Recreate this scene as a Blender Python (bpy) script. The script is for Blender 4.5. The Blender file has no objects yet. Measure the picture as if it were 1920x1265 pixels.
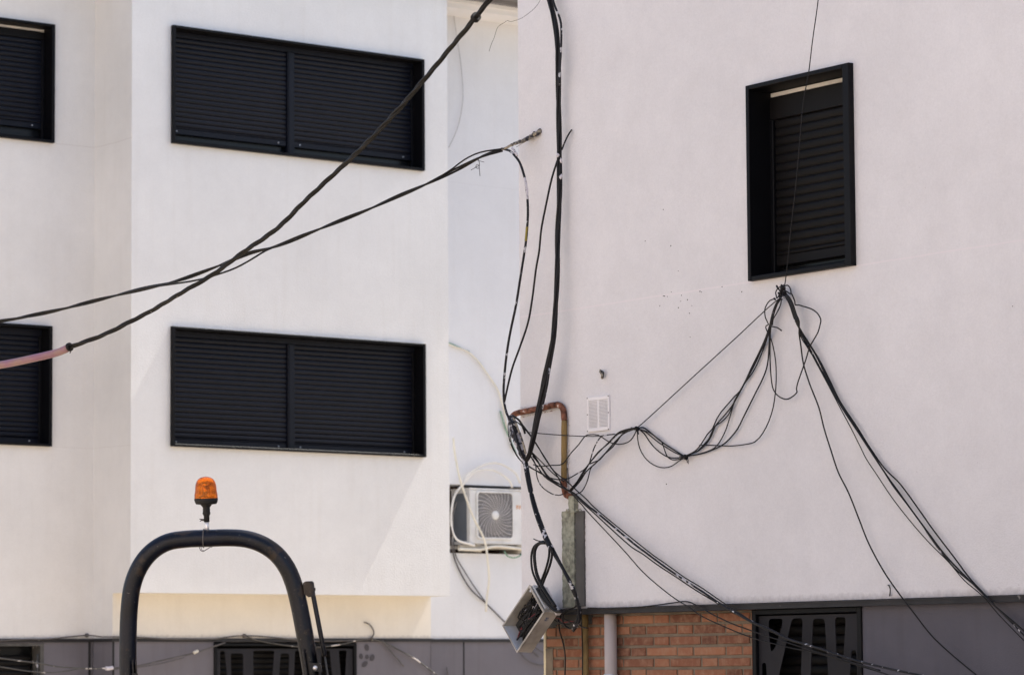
import bpy, math, random
from mathutils import Vector as V, Matrix, noise
random.seed(7)
S = bpy.context.scene
COL = S.collection

# ------------------------------------------------------------------ camera
F_PX = 5872.9
PITCH, ROLL, YAW, SHY = math.radians(4.5607), math.radians(-0.3899), math.radians(52.7527), 153.65
CAMP = V((0, 0, 1.6))
FW = V((math.cos(PITCH)*math.cos(YAW), math.cos(PITCH)*math.sin(YAW), math.sin(PITCH)))
RT0 = FW.cross(V((0, 0, 1))).normalized(); UP0 = RT0.cross(FW)
RT = RT0*math.cos(ROLL) + UP0*math.sin(ROLL)
UP = -RT0*math.sin(ROLL) + UP0*math.cos(ROLL)
cam = bpy.data.cameras.new('camera'); camo = bpy.data.objects.new('camera', cam); COL.objects.link(camo)
M = Matrix((RT, UP, -FW)).transposed().to_4x4(); M.translation = CAMP; camo.matrix_world = M
cam.sensor_width = 36; cam.lens = F_PX/1920*36; cam.shift_y = SHY/1920
cam.clip_start = .1; cam.clip_end = 2000
cam.dof.use_dof = True; cam.dof.focus_distance = 15.6; cam.dof.aperture_fstop = 6.3
S.camera = camo

# ------------------------------------------------------------------ sky, sun, exposure
SUN_DIR = V((0.50, -0.030, 0.86)).normalized()
w = bpy.data.worlds.new('World'); S.world = w; w.use_nodes = True
nt = w.node_tree; nt.nodes.clear()
sky = nt.nodes.new('ShaderNodeTexSky'); sky.sky_type = 'NISHITA'; sky.sun_disc = False
sky.sun_elevation = math.asin(SUN_DIR.z); sky.sun_rotation = math.atan2(SUN_DIR.x, SUN_DIR.y)
sky.dust_density = 2.2; sky.air_density = 1.0; sky.ozone_density = 1.0
bg = nt.nodes.new('ShaderNodeBackground'); bg.inputs[1].default_value = 0.12
wo = nt.nodes.new('ShaderNodeOutputWorld')
nt.links.new(sky.outputs[0], bg.inputs[0]); nt.links.new(bg.outputs[0], wo.inputs[0])
sl = bpy.data.lights.new('sun', 'SUN'); sl.energy = 4.0; sl.angle = math.radians(.5); sl.color = (1, .95, .87)
so = bpy.data.objects.new('sun', sl); COL.objects.link(so)
so.rotation_euler = (-SUN_DIR).to_track_quat('-Z', 'Y').to_euler(); so.location = (0, 0, 30)
S.view_settings.view_transform = 'Standard'; S.view_settings.look = 'None'
S.view_settings.exposure = 1.12; S.view_settings.gamma = 1

# ------------------------------------------------------------------ pixel -> world (for measuring the photograph)
def ray(x, y): return FW + RT*((x-960)/F_PX) - UP*((y-632.5-SHY)/F_PX)
def PX(x, y, X): d = ray(x, y); return CAMP + d*(X/d.x)
def PY(x, y, Y): d = ray(x, y); return CAMP + d*(Y/d.y)
def PD(x, y, D): return CAMP + ray(x, y)*D
XR = 10.5            # street face of the pink building (plane x = XR)
YB = 23.7            # front of the bay (plane y = YB)

# ------------------------------------------------------------------ materials
def mat(name, col, rough=.8, var=.12, vscale=2.0, bump=0, bscale=80, spots=None, spec=.3, metal=0, col2=None, streak=0, extra=None, grain=0):
    m = bpy.data.materials.new(name); m.use_nodes = True
    t = m.node_tree; b = t.nodes['Principled BSDF']
    b.inputs['Roughness'].default_value = rough; b.inputs['Metallic'].default_value = metal
    b.inputs['Specular IOR Level'].default_value = spec
    N = t.nodes.new; L = t.links.new
    g = N('ShaderNodeNewGeometry')
    n1 = N('ShaderNodeTexNoise'); n1.inputs['Scale'].default_value = vscale; n1.inputs['Detail'].default_value = 6
    L(g.outputs['Position'], n1.inputs['Vector'])
    mx = N('ShaderNodeMix'); mx.data_type = 'RGBA'
    c2 = col2 or tuple(c*(1-var*2) for c in col)
    mx.inputs['A'].default_value = (*c2, 1); mx.inputs['B'].default_value = (*col, 1)
    r = N('ShaderNodeMapRange'); r.inputs['From Min'].default_value = .3; r.inputs['From Max'].default_value = .62
    L(n1.outputs['Fac'], r.inputs['Value']); L(r.outputs[0], mx.inputs['Factor'])
    out = mx.outputs['Result']
    if grain:
        for sc_, k_, lo_, hi_ in ((95, grain, .35, .65), (5.5, grain*.7, .35, .62), (1.3, grain*.6, .4, .6)):
            ng = N('ShaderNodeTexNoise'); ng.inputs['Scale'].default_value = sc_; ng.inputs['Detail'].default_value = 8; ng.inputs['Roughness'].default_value = .7
            L(g.outputs['Position'], ng.inputs['Vector'])
            rg = N('ShaderNodeMapRange'); rg.inputs['From Min'].default_value = hi_; rg.inputs['From Max'].default_value = lo_; rg.inputs['To Max'].default_value = k_
            L(ng.outputs['Fac'], rg.inputs['Value'])
            mg = N('ShaderNodeMix'); mg.data_type = 'RGBA'; mg.blend_type = 'MULTIPLY'
            L(rg.outputs[0], mg.inputs['Factor']); L(out, mg.inputs['A']); mg.inputs['B'].default_value = (.62, .61, .61, 1)
            out = mg.outputs['Result']
    if streak:
        mp = N('ShaderNodeMapping'); mp.inputs['Scale'].default_value = (9, 9, .5)
        L(g.outputs['Position'], mp.inputs['Vector'])
        n3 = N('ShaderNodeTexNoise'); n3.inputs['Scale'].default_value = 1.5; n3.inputs['Detail'].default_value = 5
        L(mp.outputs[0], n3.inputs['Vector'])
        r3 = N('ShaderNodeMapRange'); r3.inputs['From Min'].default_value = .5; r3.inputs['From Max'].default_value = .75
        r3.inputs['To Max'].default_value = streak
        L(n3.outputs['Fac'], r3.inputs['Value'])
        m3 = N('ShaderNodeMix'); m3.data_type = 'RGBA'; m3.blend_type = 'MULTIPLY'
        L(r3.outputs[0], m3.inputs['Factor']); L(out, m3.inputs['A']); m3.inputs['B'].default_value = (.80, .76, .70, 1)
        out = m3.outputs['Result']
    if spots:
        sc, th, scol = spots[:3]
        n2 = N('ShaderNodeTexNoise'); n2.inputs['Scale'].default_value = sc; n2.inputs['Detail'].default_value = 4
        L(g.outputs['Position'], n2.inputs['Vector'])
        r2 = N('ShaderNodeMapRange'); r2.inputs['From Min'].default_value = th; r2.inputs['From Max'].default_value = th+.03
        L(n2.outputs['Fac'], r2.inputs['Value'])
        m2 = N('ShaderNodeMix'); m2.data_type = 'RGBA'
        L(r2.outputs[0], m2.inputs['Factor']); L(out, m2.inputs['A']); m2.inputs['B'].default_value = (*scol, 1)
        out = m2.outputs['Result']
    if extra: out = extra(t, g, out)
    L(out, b.inputs['Base Color'])
    if bump:
        nb = N('ShaderNodeTexNoise'); nb.inputs['Scale'].default_value = bscale; nb.inputs['Detail'].default_value = 5
        L(g.outputs['Position'], nb.inputs['Vector'])
        bp = N('ShaderNodeBump'); bp.inputs['Strength'].default_value = bump; bp.inputs['Distance'].default_value = .004
        L(nb.outputs['Fac'], bp.inputs['Height']); L(bp.outputs[0], b.inputs['Normal'])
    return m

def line_extra(zlines, fine=None):
    """thin trowel seams and fine soot specks of a rendered wall"""
    def f(t, g, out):
        N = t.nodes.new; L = t.links.new
        sp = N('ShaderNodeSeparateXYZ'); L(g.outputs['Position'], sp.inputs[0])
        for z, wd, col, k, tilt in zlines:
            ns = N('ShaderNodeTexNoise'); ns.inputs['Scale'].default_value = 2.2; L(g.outputs['Position'], ns.inputs['Vector'])
            a = N('ShaderNodeMath'); a.operation = 'MULTIPLY_ADD'; L(ns.outputs['Fac'], a.inputs[0]); a.inputs[1].default_value = tilt; a.inputs[2].default_value = -z - tilt*.5
            s = N('ShaderNodeMath'); s.operation = 'ADD'; L(sp.outputs['Z'], s.inputs[0]); L(a.outputs[0], s.inputs[1])
            ab = N('ShaderNodeMath'); ab.operation = 'ABSOLUTE'; L(s.outputs[0], ab.inputs[0])
            r = N('ShaderNodeMapRange'); r.inputs['From Min'].default_value = wd; r.inputs['From Max'].default_value = wd*.4
            r.inputs['To Max'].default_value = k; L(ab.outputs[0], r.inputs['Value'])
            m = N('ShaderNodeMix'); m.data_type = 'RGBA'; L(r.outputs[0], m.inputs['Factor']); L(out, m.inputs['A']); m.inputs['B'].default_value = (*col, 1)
            out = m.outputs['Result']
        # small soot specks
        v = N('ShaderNodeTexVoronoi'); v.inputs['Scale'].default_value = 9; L(g.outputs['Position'], v.inputs['Vector'])
        r = N('ShaderNodeMapRange'); r.inputs['From Min'].default_value = .030; r.inputs['From Max'].default_value = .012; r.inputs['To Max'].default_value = .35
        L(v.outputs['Distance'], r.inputs['Value'])
        m = N('ShaderNodeMix'); m.data_type = 'RGBA'; L(r.outputs[0], m.inputs['Factor']); L(out, m.inputs['A']); m.inputs['B'].default_value = (.22, .19, .17, 1)
        out = m.outputs['Result']
        if fine:
            zb, amt = fine
            # grime creeping up from the drip edge, ragged
            ns = N('ShaderNodeTexNoise'); ns.inputs['Scale'].default_value = 30; ns.inputs['Detail'].default_value = 9; L(g.outputs['Position'], ns.inputs['Vector'])
            a = N('ShaderNodeMath'); a.operation = 'MULTIPLY_ADD'; L(ns.outputs['Fac'], a.inputs[0]); a.inputs[1].default_value = -.05; L(sp.outputs['Z'], a.inputs[2])
            r = N('ShaderNodeMapRange'); r.inputs['From Min'].default_value = zb+.0; r.inputs['From Max'].default_value = zb-.05; r.inputs['To Max'].default_value = amt
            L(a.outputs[0], r.inputs['Value'])
            m = N('ShaderNodeMix'); m.data_type = 'RGBA'; L(r.outputs[0], m.inputs['Factor']); L(out, m.inputs['A']); m.inputs['B'].default_value = (.16, .14, .15, 1)
            out = m.outputs['Result']
        return out
    return f

LIPZ = PX(1400, 1130, XR).z
SEAMZ = PX(1390, 531, XR).z
LYBK = 0
# back wall of the cream building: found from the return of the bay (its far edge stands at 176 px, the near one at 246)
XBL = PY(246, 600, YB).x; XBRT = PY(841, 600, YB).x
lo, hi = YB, YB+3
for _ in range(50):
    md = (lo+hi)/2
    if PY(176, 600, md).x < XBL: lo = md
    else: hi = md
YK = md
lo, hi = YB, YK
for _ in range(50):
    md = (lo+hi)/2
    if PY(211, 1150, md).x < XBL: lo = md
    else: hi = md
YG = md
CRACKZ = PY(176, 277, YK).z
LIPZL = PY(500, 1196, YG).z

MT = {}
def scuffs(t, g, out):
    """pale dust specks and scratches on painted steel"""
    N = t.nodes.new; L = t.links.new
    for sc_, th_, k_, c_ in ((55, .70, .8, (.13, .12, .115)), (160, .66, .35, (.10, .095, .09))):
        n = N('ShaderNodeTexNoise'); n.inputs['Scale'].default_value = sc_; n.inputs['Detail'].default_value = 3; L(g.outputs['Position'], n.inputs['Vector'])
        r = N('ShaderNodeMapRange'); r.inputs['From Min'].default_value = th_; r.inputs['From Max'].default_value = th_+.03; r.inputs['To Max'].default_value = k_; L(n.outputs['Fac'], r.inputs['Value'])
        m = N('ShaderNodeMix'); m.data_type = 'RGBA'; L(r.outputs[0], m.inputs['Factor']); L(out, m.inputs['A']); m.inputs['B'].default_value = (*c_, 1); out = m.outputs['Result']
    return out
MT['pink'] = mat('pink_render', (.762, .742, .758), .95, .03, .9, .6, 110, spec=.15, streak=.03, grain=.17,
                 extra=line_extra([(SEAMZ, .006, (.78, .72, .745), .55, .012)], (LIPZ+.012, .6)))
MT['white'] = mat('white_render', (.80, .795, .785), .95, .025, .8, .7, 70, spec=.15, streak=.14, grain=.12,
                  extra=line_extra([], (LIPZL+.01, .5)))
MT['cream'] = mat('cream_render', (.82, .80, .775), .95, .03, .9, .5, 100, spec=.15, streak=.10, grain=.13,
                  extra=line_extra([(CRACKZ, .004, (.42, .36, .34), .32, .03), (PY(100, 838, YK).z, .003, (.46, .40, .36), .25, .03)], (LIPZL+.01, .55)))
MT['whiteb'] = mat('shade_tinted_render', (.755, .76, .785), .95, .025, .8, .5, 100, spec=.15, streak=.10, grain=.10, extra=line_extra([(PY(900, 348, YK).z, .004, (.55, .54, .56), .3, .02)], (LIPZL+.01, .5)))  # white render tinted bluer and darker to stand in for shade
MT['soff'] = mat('bounce_tinted_render', (.80, .76, .69), .95, .05, 1.2, .4, 120, spec=.15, streak=.12, grain=.12, extra=line_extra([], (LIPZL+.01, .55)))  # warm bounce light under the bay is put into this colour
MT['black'] = mat('black_aluminium', (.004, .004, .0055), .5, .1, 6, spec=.15, spots=(60, .76, (.05, .05, .055)))
MT['slat'] = mat('shutter_slats', (.0050, .0062, .0125), .45, .12, 5, spec=.2, spots=(90, .78, (.12, .12, .13)))
MT['slat2'] = mat('brown_black_slats', (.006, .0052, .0055), .55, .12, 5, spec=.15)
MT['glass'] = mat('dark_glass', (.008, .009, .011), .25, .1, 3, spec=.25)
MT['bone'] = mat('bone_strip', (.70, .66, .60), .7, .1, 9)
MT['screw'] = mat('screw_metal', (.6, .6, .62), .35, .1, 9, metal=.6)
MT['plinth'] = mat('grey_plinth_panel', (.17, .16, .18), .85, .08, 1.6, .3, 90, spec=.2, streak=.35)
MT['plinthr'] = mat('purple_grey_plinth', (.112, .107, .127), .85, .10, 2.2, .4, 120, spec=.2, streak=.4)
MT['stencil'] = mat('stencil_paint', (.075, .07, .078), .9, .1, 20)
MT['lip'] = mat('drip_edge', (.028, .027, .030), .6, .2, 8, .3, 60, spots=(40, .70, (.18, .17, .17)))
MT['joint'] = mat('joint', (.03, .03, .032), .9)
MT['mortar'] = mat('mortar', (.215, .17, .125), .95, .15, 8, .9, 120)
MT['trim'] = mat('pale_edge', (.72, .62, .42), .9, .08, 4, .3, 60)
MT['cable'] = mat('black_cable', (.010, .009, .010), .5, .2, 12, spec=.25, spots=(34, .735, (.34, .32, .34)))
MT['cablep'] = mat('paint_splashed_cable', (.011, .011, .015), .5, .2, 12, .3, 60, spec=.25, spots=(26, .60, (.50, .49, .52)))
MT['cabled'] = mat('dull_cable', (.013, .0115, .0105), .6, .2, 12, spec=.25, spots=(30, .72, (.35, .33, .32)))
MT['wire'] = mat('grey_wire', (.12, .11, .11), .6, .2, 12)
MT['taped'] = mat('taped_wire', (.10, .095, .09), .7, .2, 12, spots=(9, .58, (.62, .58, .56)))
MT['lump'] = mat('painted_lump', (.028, .028, .038), .65, .2, 12, 1.0, 60, spots=(38, .53, (.42, .40, .43)))
MT['lump2'] = mat('crusted_anchor', (.36, .31, .24), .85, .2, 12, 1.0, 60, spots=(40, .50, (.06, .055, .06)))
MT['whitepaint'] = mat('dried_white_paint', (.66, .62, .66), .8, .1, 30, .6, 90, spots=(60, .62, (.1, .1, .12)))
MT['yellow'] = mat('yellow_tape', (.30, .24, .05), .7, .25, 40)
MT['pinkhose'] = mat('mauve_conduit', (.27, .135, .18), .45, .25, 14, .3, 40, spec=.4, col2=(.30, .19, .155))
MT['hosew'] = mat('white_hose', (.78, .76, .73), .7, .08, 6)
MT['hosec'] = mat('cream_cable', (.75, .71, .62), .7, .08, 6)
MT['hoseg'] = mat('green_wire', (.22, .36, .26), .7, .1, 6)
MT['terra'] = mat('terracotta_pipe', (.27, .11, .068), .9, .45, 30, .9, 70, spots=(30, .66, (.62, .52, .46)))
MT['ochre'] = mat('ochre_pipe', (.25, .165, .065), .85, .2, 14, .5, 60, spots=(45, .72, (.12, .07, .04)))
MT['conc'] = mat('greenish_concrete', (.36, .36, .285), .95, .3, 30, 1.0, 60, spots=(50, .66, (.16, .15, .11)))
MT['dsteel'] = mat('dark_grey_cover', (.105, .10, .095), .8, .15, 10, .3, 60)
MT['crust'] = mat('plaster_crust', (.68, .64, .64), .95, .1, 30, 1.0, 90)
MT['pipe'] = mat('grey_pipe', (.50, .43, .40), .75, .06, 4, spec=.2)
MT['vent'] = mat('vent_white', (.80, .77, .78), .5, .03, 9, spec=.4)
MT['void'] = mat('dark_void', (.02, .019, .02), .9)
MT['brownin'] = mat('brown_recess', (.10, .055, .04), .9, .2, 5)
MT['acw'] = mat('ac_casing', (.74, .735, .73), .45, .08, 6, spec=.3, streak=.3)
MT['acs'] = mat('ac_fins', (.16, .18, .21), .5, .1, 6)
MT['acg'] = mat('ac_guard', (.52, .50, .50), .5, .05, 8)
MT['acd'] = mat('ac_inside', (.20, .195, .20), .6, .05, 8)
MT['acb'] = mat('ac_bracket', (.55, .50, .42), .6, .15, 8)
MT['orange'] = mat('orange_print', (.65, .30, .12), .6)
MT['boxm'] = mat('cabinet_metal', (.48, .44, .39), .5, .25, 10, .2, 60, spec=.5, spots=(60, .7, (.2, .14, .1)))
MT['boxin'] = mat('cabinet_inner', (.50, .52, .56), .4, .1, 10, spec=.5)
MT['red'] = mat('red_wire', (.19, .025, .028), .5)
MT['print'] = mat('blue_print', (.10, .14, .24), .6)
MT['bar'] = mat('navy_painted_steel', (.0035, .0055, .014), .34, .3, 9, .35, 50, spec=.3, spots=(7, .60, (.028, .019, .015)), extra=scuffs)
MT['bolt'] = mat('zinc_bolt', (.75, .75, .78), .3, .05, 9, metal=.5)
MT['rubber'] = mat('black_rubber', (.018, .017, .017), .7)
MT['mach'] = mat('machine_paint', (.45, .20, .04), .5, .1, 5)
MT['roof'] = mat('grey_roof', (.22, .215, .225), .8, .1, 6)
MT['cornice'] = mat('white_cornice', (.80, .79, .80), .8, .03, 4)
MT['ground'] = mat('street_paving', (.44, .365, .27), .95, .15, .6, .3, 30)
MT['kerb'] = mat('pavement_slabs', (.46, .40, .33), .95, .12, 1.5, .3, 30)
MT['opp'] = mat('bounce_render', (.82, .74, .69), .95, .03, 1)
MT['chrome'] = mat('reflector', (.7, .6, .5), .15, metal=1)
def amber():
    m = bpy.data.materials.new('amber_lens'); m.use_nodes = True
    t = m.node_tree; b = t.nodes['Principled BSDF']
    b.inputs['Base Color'].default_value = (.92, .235, .015, 1); b.inputs['Roughness'].default_value = .22
    b.inputs['Transmission Weight'].default_value = .8; b.inputs['IOR'].default_value = 1.25
    wv = t.nodes.new('ShaderNodeTexWave'); wv.inputs['Scale'].default_value = 30; wv.bands_direction = 'X'
    g = t.nodes.new('ShaderNodeNewGeometry'); t.links.new(g.outputs['Position'], wv.inputs['Vector'])
    bp = t.nodes.new('ShaderNodeBump'); bp.inputs['Strength'].default_value = .5; bp.inputs['Distance'].default_value = .002
    t.links.new(wv.outputs['Fac'], bp.inputs['Height']); t.links.new(bp.outputs[0], b.inputs['Normal'])
    return m
MT['amber'] = amber()
def brickmat():
    m = bpy.data.materials.new('orange_brick'); m.use_nodes = True
    t = m.node_tree; b = t.nodes['Principled BSDF']; N = t.nodes.new; L = t.links.new
    b.inputs['Roughness'].default_value = .92; b.inputs['Specular IOR Level'].default_value = .15
    g = N('ShaderNodeNewGeometry')
    cr = N('ShaderNodeValToRGB'); e = cr.color_ramp.elements
    e[0].color = (.14, .062, .042, 1); e[1].color = (.35, .165, .095, 1)
    k = cr.color_ramp.elements.new(.5); k.color = (.27, .115, .068, 1)
    L(g.outputs['Random Per Island'], cr.inputs['Fac'])
    n = N('ShaderNodeTexNoise'); n.inputs['Scale'].default_value = 35; n.inputs['Detail'].default_value = 7; L(g.outputs['Position'], n.inputs['Vector'])
    r = N('ShaderNodeMapRange'); r.inputs['From Min'].default_value = .42; r.inputs['From Max'].default_value = .75; r.inputs['To Max'].default_value = .55
    L(n.outputs['Fac'], r.inputs['Value'])
    mx = N('ShaderNodeMix'); mx.data_type = 'RGBA'; L(r.outputs[0], mx.inputs['Factor']); L(cr.outputs[0], mx.inputs['A']); mx.inputs['B'].default_value = (.38, .235, .155, 1)
    L(mx.outputs['Result'], b.inputs['Base Color'])
    bp = N('ShaderNodeBump'); bp.inputs['Strength'].default_value = .7; bp.inputs['Distance'].default_value = .003
    L(n.outputs['Fac'], bp.inputs['Height']); L(bp.outputs[0], b.inputs['Normal'])
    return m
MT['brick'] = brickmat()

# ------------------------------------------------------------------ mesh builder
class Frame:
    """a wall frame: u along the wall to the right as seen from the street, n outwards, z up"""
    def __init__(s, o, u, n): s.o, s.u, s.n = V(o), V(u), V(n)
    def p(s, u, z, n): return s.o + s.u*u + s.n*n + V((0, 0, z))
FL = lambda Y: Frame((0, Y, 0), (1, 0, 0), (0, -1, 0))          # u = x
FR = lambda X: Frame((X, 0, 0), (0, -1, 0), (-1, 0, 0))         # u = -y

class MB:
    def __init__(s): s.v = []; s.f = []; s.sm = []
    def add(s, vs, fs, smooth=False):
        o = len(s.v); s.v += [V(v) for v in vs]; s.f += [[i+o for i in f] for f in fs]; s.sm += [smooth]*len(fs); return s
    def hexa(s, P):   # 8 corners: bottom 0-3, top 4-7
        return s.add(P, [(0, 3, 2, 1), (4, 5, 6, 7), (0, 1, 5, 4), (1, 2, 6, 5), (2, 3, 7, 6), (3, 0, 4, 7)])
    def fbox(s, fr, u0, u1, z0, z1, n0, n1, ch=0):
        if ch <= 0:
            return s.hexa([fr.p(u0, z0, n0), fr.p(u1, z0, n0), fr.p(u1, z0, n1), fr.p(u0, z0, n1),
                           fr.p(u0, z1, n0), fr.p(u1, z1, n0), fr.p(u1, z1, n1), fr.p(u0, z1, n1)])
        # chamfered outer face (towards n1)
        c = ch
        P = [fr.p(u, z, n) for n, d in ((n0, 0), (n1-c, 0), (n1, c)) for u, z in ((u0+d, z0+d), (u1-d, z0+d), (u1-d, z1-d), (u0+d, z1-d))]
        fs = [(3, 2, 1, 0), (8, 9, 10, 11)]
        for k in (0, 4):
            for i in range(4): j = (i+1) % 4; fs.append((k+i, k+j, k+4+j, k+4+i))
        return s.add(P, fs)
    def box(s, a, b): return s.fbox(Frame((0, 0, 0), (1, 0, 0), (0, 1, 0)), a[0], b[0], a[2], b[2], a[1], b[1])
    def quad(s, *P): return s.add(P, [tuple(range(len(P)))])
    def tube(s, pts, r, seg=8, caps=True, smooth=True, flat=1):
        pts = [V(p) for p in pts]; n = len(pts)
        rr = r if hasattr(r, '__len__') else [r]*n
        T = [(pts[min(i+1, n-1)]-pts[max(i-1, 0)]).normalized() for i in range(n)]
        a = V((0, 0, 1)) if abs(T[0].z) < .9 else V((1, 0, 0))
        N = (a - T[0]*a.dot(T[0])).normalized()
        vs = []
        for i in range(n):
            N = (N - T[i]*N.dot(T[i])).normalized(); B = T[i].cross(N)
            for k in range(seg):
                th = 2*math.pi*k/seg; vs.append(pts[i] + N*(rr[i]*math.cos(th)*flat) + B*(rr[i]*math.sin(th)))
        fs = [(i*seg+k, i*seg+(k+1) % seg, (i+1)*seg+(k+1) % seg, (i+1)*seg+k) for i in range(n-1) for k in range(seg)]
        s.add(vs, fs, smooth)
        if caps:
            o = len(s.v)-len(vs); s.f += [[o+k for k in range(seg)][::-1], [o+(n-1)*seg+k for k in range(seg)]]; s.sm += [False, False]
        return s
    def lathe(s, c, ax, prof, seg=28, smooth=True):   # prof: (radius, height)
        ax = V(ax).normalized(); a = V((0, 0, 1)) if abs(ax.z) < .9 else V((1, 0, 0))
        N = (a-ax*a.dot(ax)).normalized(); B = ax.cross(N); c = V(c)
        vs = [c + ax*h + (N*math.cos(2*math.pi*k/seg)+B*math.sin(2*math.pi*k/seg))*r for r, h in prof for k in range(seg)]
        fs = [(i*seg+k, i*seg+(k+1) % seg, (i+1)*seg+(k+1) % seg, (i+1)*seg+k) for i in range(len(prof)-1) for k in range(seg)]
        s.add(vs, fs, smooth)
        o = len(s.v)-len(vs); s.f += [[o+k for k in range(seg)][::-1], [o+(len(prof)-1)*seg+k for k in range(seg)]]; s.sm += [False, False]
        return s
    def prism(s, pts, d):   # polygon extruded by vector d
        pts = [V(p) for p in pts]; n = len(pts); d = V(d)
        return s.add(pts+[p+d for p in pts], [tuple(range(n))[::-1], tuple(range(n, 2*n))] + [(i, (i+1) % n, (i+1) % n+n, i+n) for i in range(n)])

def thing(name, label, cat, base, group=None):
    o = bpy.data.objects.new(name, None); COL.objects.link(o); o.location = base; o.empty_display_size = .1
    o['label'] = label; o['category'] = cat
    if group: o['group'] = group
    o['_b'] = tuple(base); return o
def base_of(o):
    while o.parent: o = o.parent
    return V(o['_b'])
def obj(name, mb, m, parent=None, base=None, label=None, cat=None, group=None, kind=None):
    b = base_of(parent) if parent else V(base if base is not None else (sum((v for v in mb.v), V())/len(mb.v)))
    me = bpy.data.meshes.new(name); me.from_pydata([tuple(v-b) for v in mb.v], [], mb.f)
    for p, sflag in zip(me.polygons, mb.sm): p.use_smooth = sflag
    me.materials.append(MT[m]); me.update(); me.validate()
    o = bpy.data.objects.new(name, me); COL.objects.link(o)
    if parent: o.parent = parent
    else: o.location = b; o['_b'] = tuple(b)
    if label: o['label'] = label
    if cat: o['category'] = cat
    if group: o['group'] = group
    if kind: o['kind'] = kind
    return o

def spline(P, step=.02):
    """Catmull-Rom through P"""
    P = [V(p) for p in P]; out = []
    Q = [P[0]*2-P[1]] + P + [P[-1]*2-P[-2]]
    for i in range(1, len(Q)-2):
        n = max(2, int((Q[i+1]-Q[i]).length/step))
        for k in range(n):
            t = k/n; a, b, c, d = Q[i-1], Q[i], Q[i+1], Q[i+2]
            out.append(.5*((2*b)+(c-a)*t+(2*a-5*b+4*c-d)*t*t+(3*b-a-3*c+d)*t**3))
    out.append(Q[-2]); return out
def twist(path, R, ph, pitch):
    out = []; L = 0
    for i, p in enumerate(path):
        t = (path[min(i+1, len(path)-1)]-path[max(i-1, 0)]).normalized()
        if i: L += (p-path[i-1]).length
        a = V((0, 0, 1)) if abs(t.z) < .9 else V((1, 0, 0))
        n = (a-t*a.dot(t)).normalized(); b = t.cross(n)
        th = ph + L/pitch*2*math.pi
        k = 1+.35*noise.noise(p*3+V((ph, 0, 0)))
        out.append(p+(n*math.cos(th)+b*math.sin(th))*R*k)
    return out

# ------------------------------------------------------------------ ground (structure)
g = MB().quad((-150, -150, 0), (150, -150, 0), (150, 150, 0), (-150, 150, 0))
obj('ground', g, 'ground', base=(0, 0, 0), kind='structure')
g = MB().box((-20, YG-1.5, .004), (40, YG+.12, .13)).box((XR-1.2, 0, .006), (XR+.12, 13.9, .13))
obj('pavement', g, 'kerb', base=(0, 0, 0), kind='structure')

# ------------------------------------------------------------------ walls with openings
def wall_face(mb, fr, u0, u1, z0, z1, holes, reveal=.2, nn=0):
    us = sorted({u0, u1, *[h[0] for h in holes], *[h[1] for h in holes]}); us = [u for u in us if u0 <= u <= u1]
    zs = sorted({z0, z1, *[h[2] for h in holes], *[h[3] for h in holes]}); zs = [z for z in zs if z0 <= z <= z1]
    for a, b in zip(us, us[1:]):
        for c, d in zip(zs, zs[1:]):
            mu, mz = (a+b)/2, (c+d)/2
            if any(h[0] < mu < h[1] and h[2] < mz < h[3] for h in holes): continue
            mb.quad(fr.p(a, c, nn), fr.p(b, c, nn), fr.p(b, d, nn), fr.p(a, d, nn))
    for a, b, c, d in holes:
        R = [(a, c), (b, c), (b, d), (a, d)]
        for i in range(4):
            (x, y), (X, Y) = R[i], R[(i+1) % 4]
            mb.quad(fr.p(x, y, nn), fr.p(x, y, nn-reveal), fr.p(X, Y, nn-reveal), fr.p(X, Y, nn))
    return mb

def slats(mb, fr, u0, u1, z0, z1, n, pitch=.045, bulge=.010):
    z = z1
    while z > z0+.01:
        h = min(pitch, z-z0)
        prof = [(0, 0), (.05, .45), (.25, .92), (.5, 1), (.75, .80), (.92, .35), (1, -.25)]
        vs = []
        for t, k in prof:
            vs += [fr.p(u0, z-h*t, n+bulge*k), fr.p(u1, z-h*t, n+bulge*k)]
        mb.add(vs, [(2*i, 2*i+2, 2*i+3, 2*i+1) for i in range(len(prof)-1)], True)
        z -= h
    return mb

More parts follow.
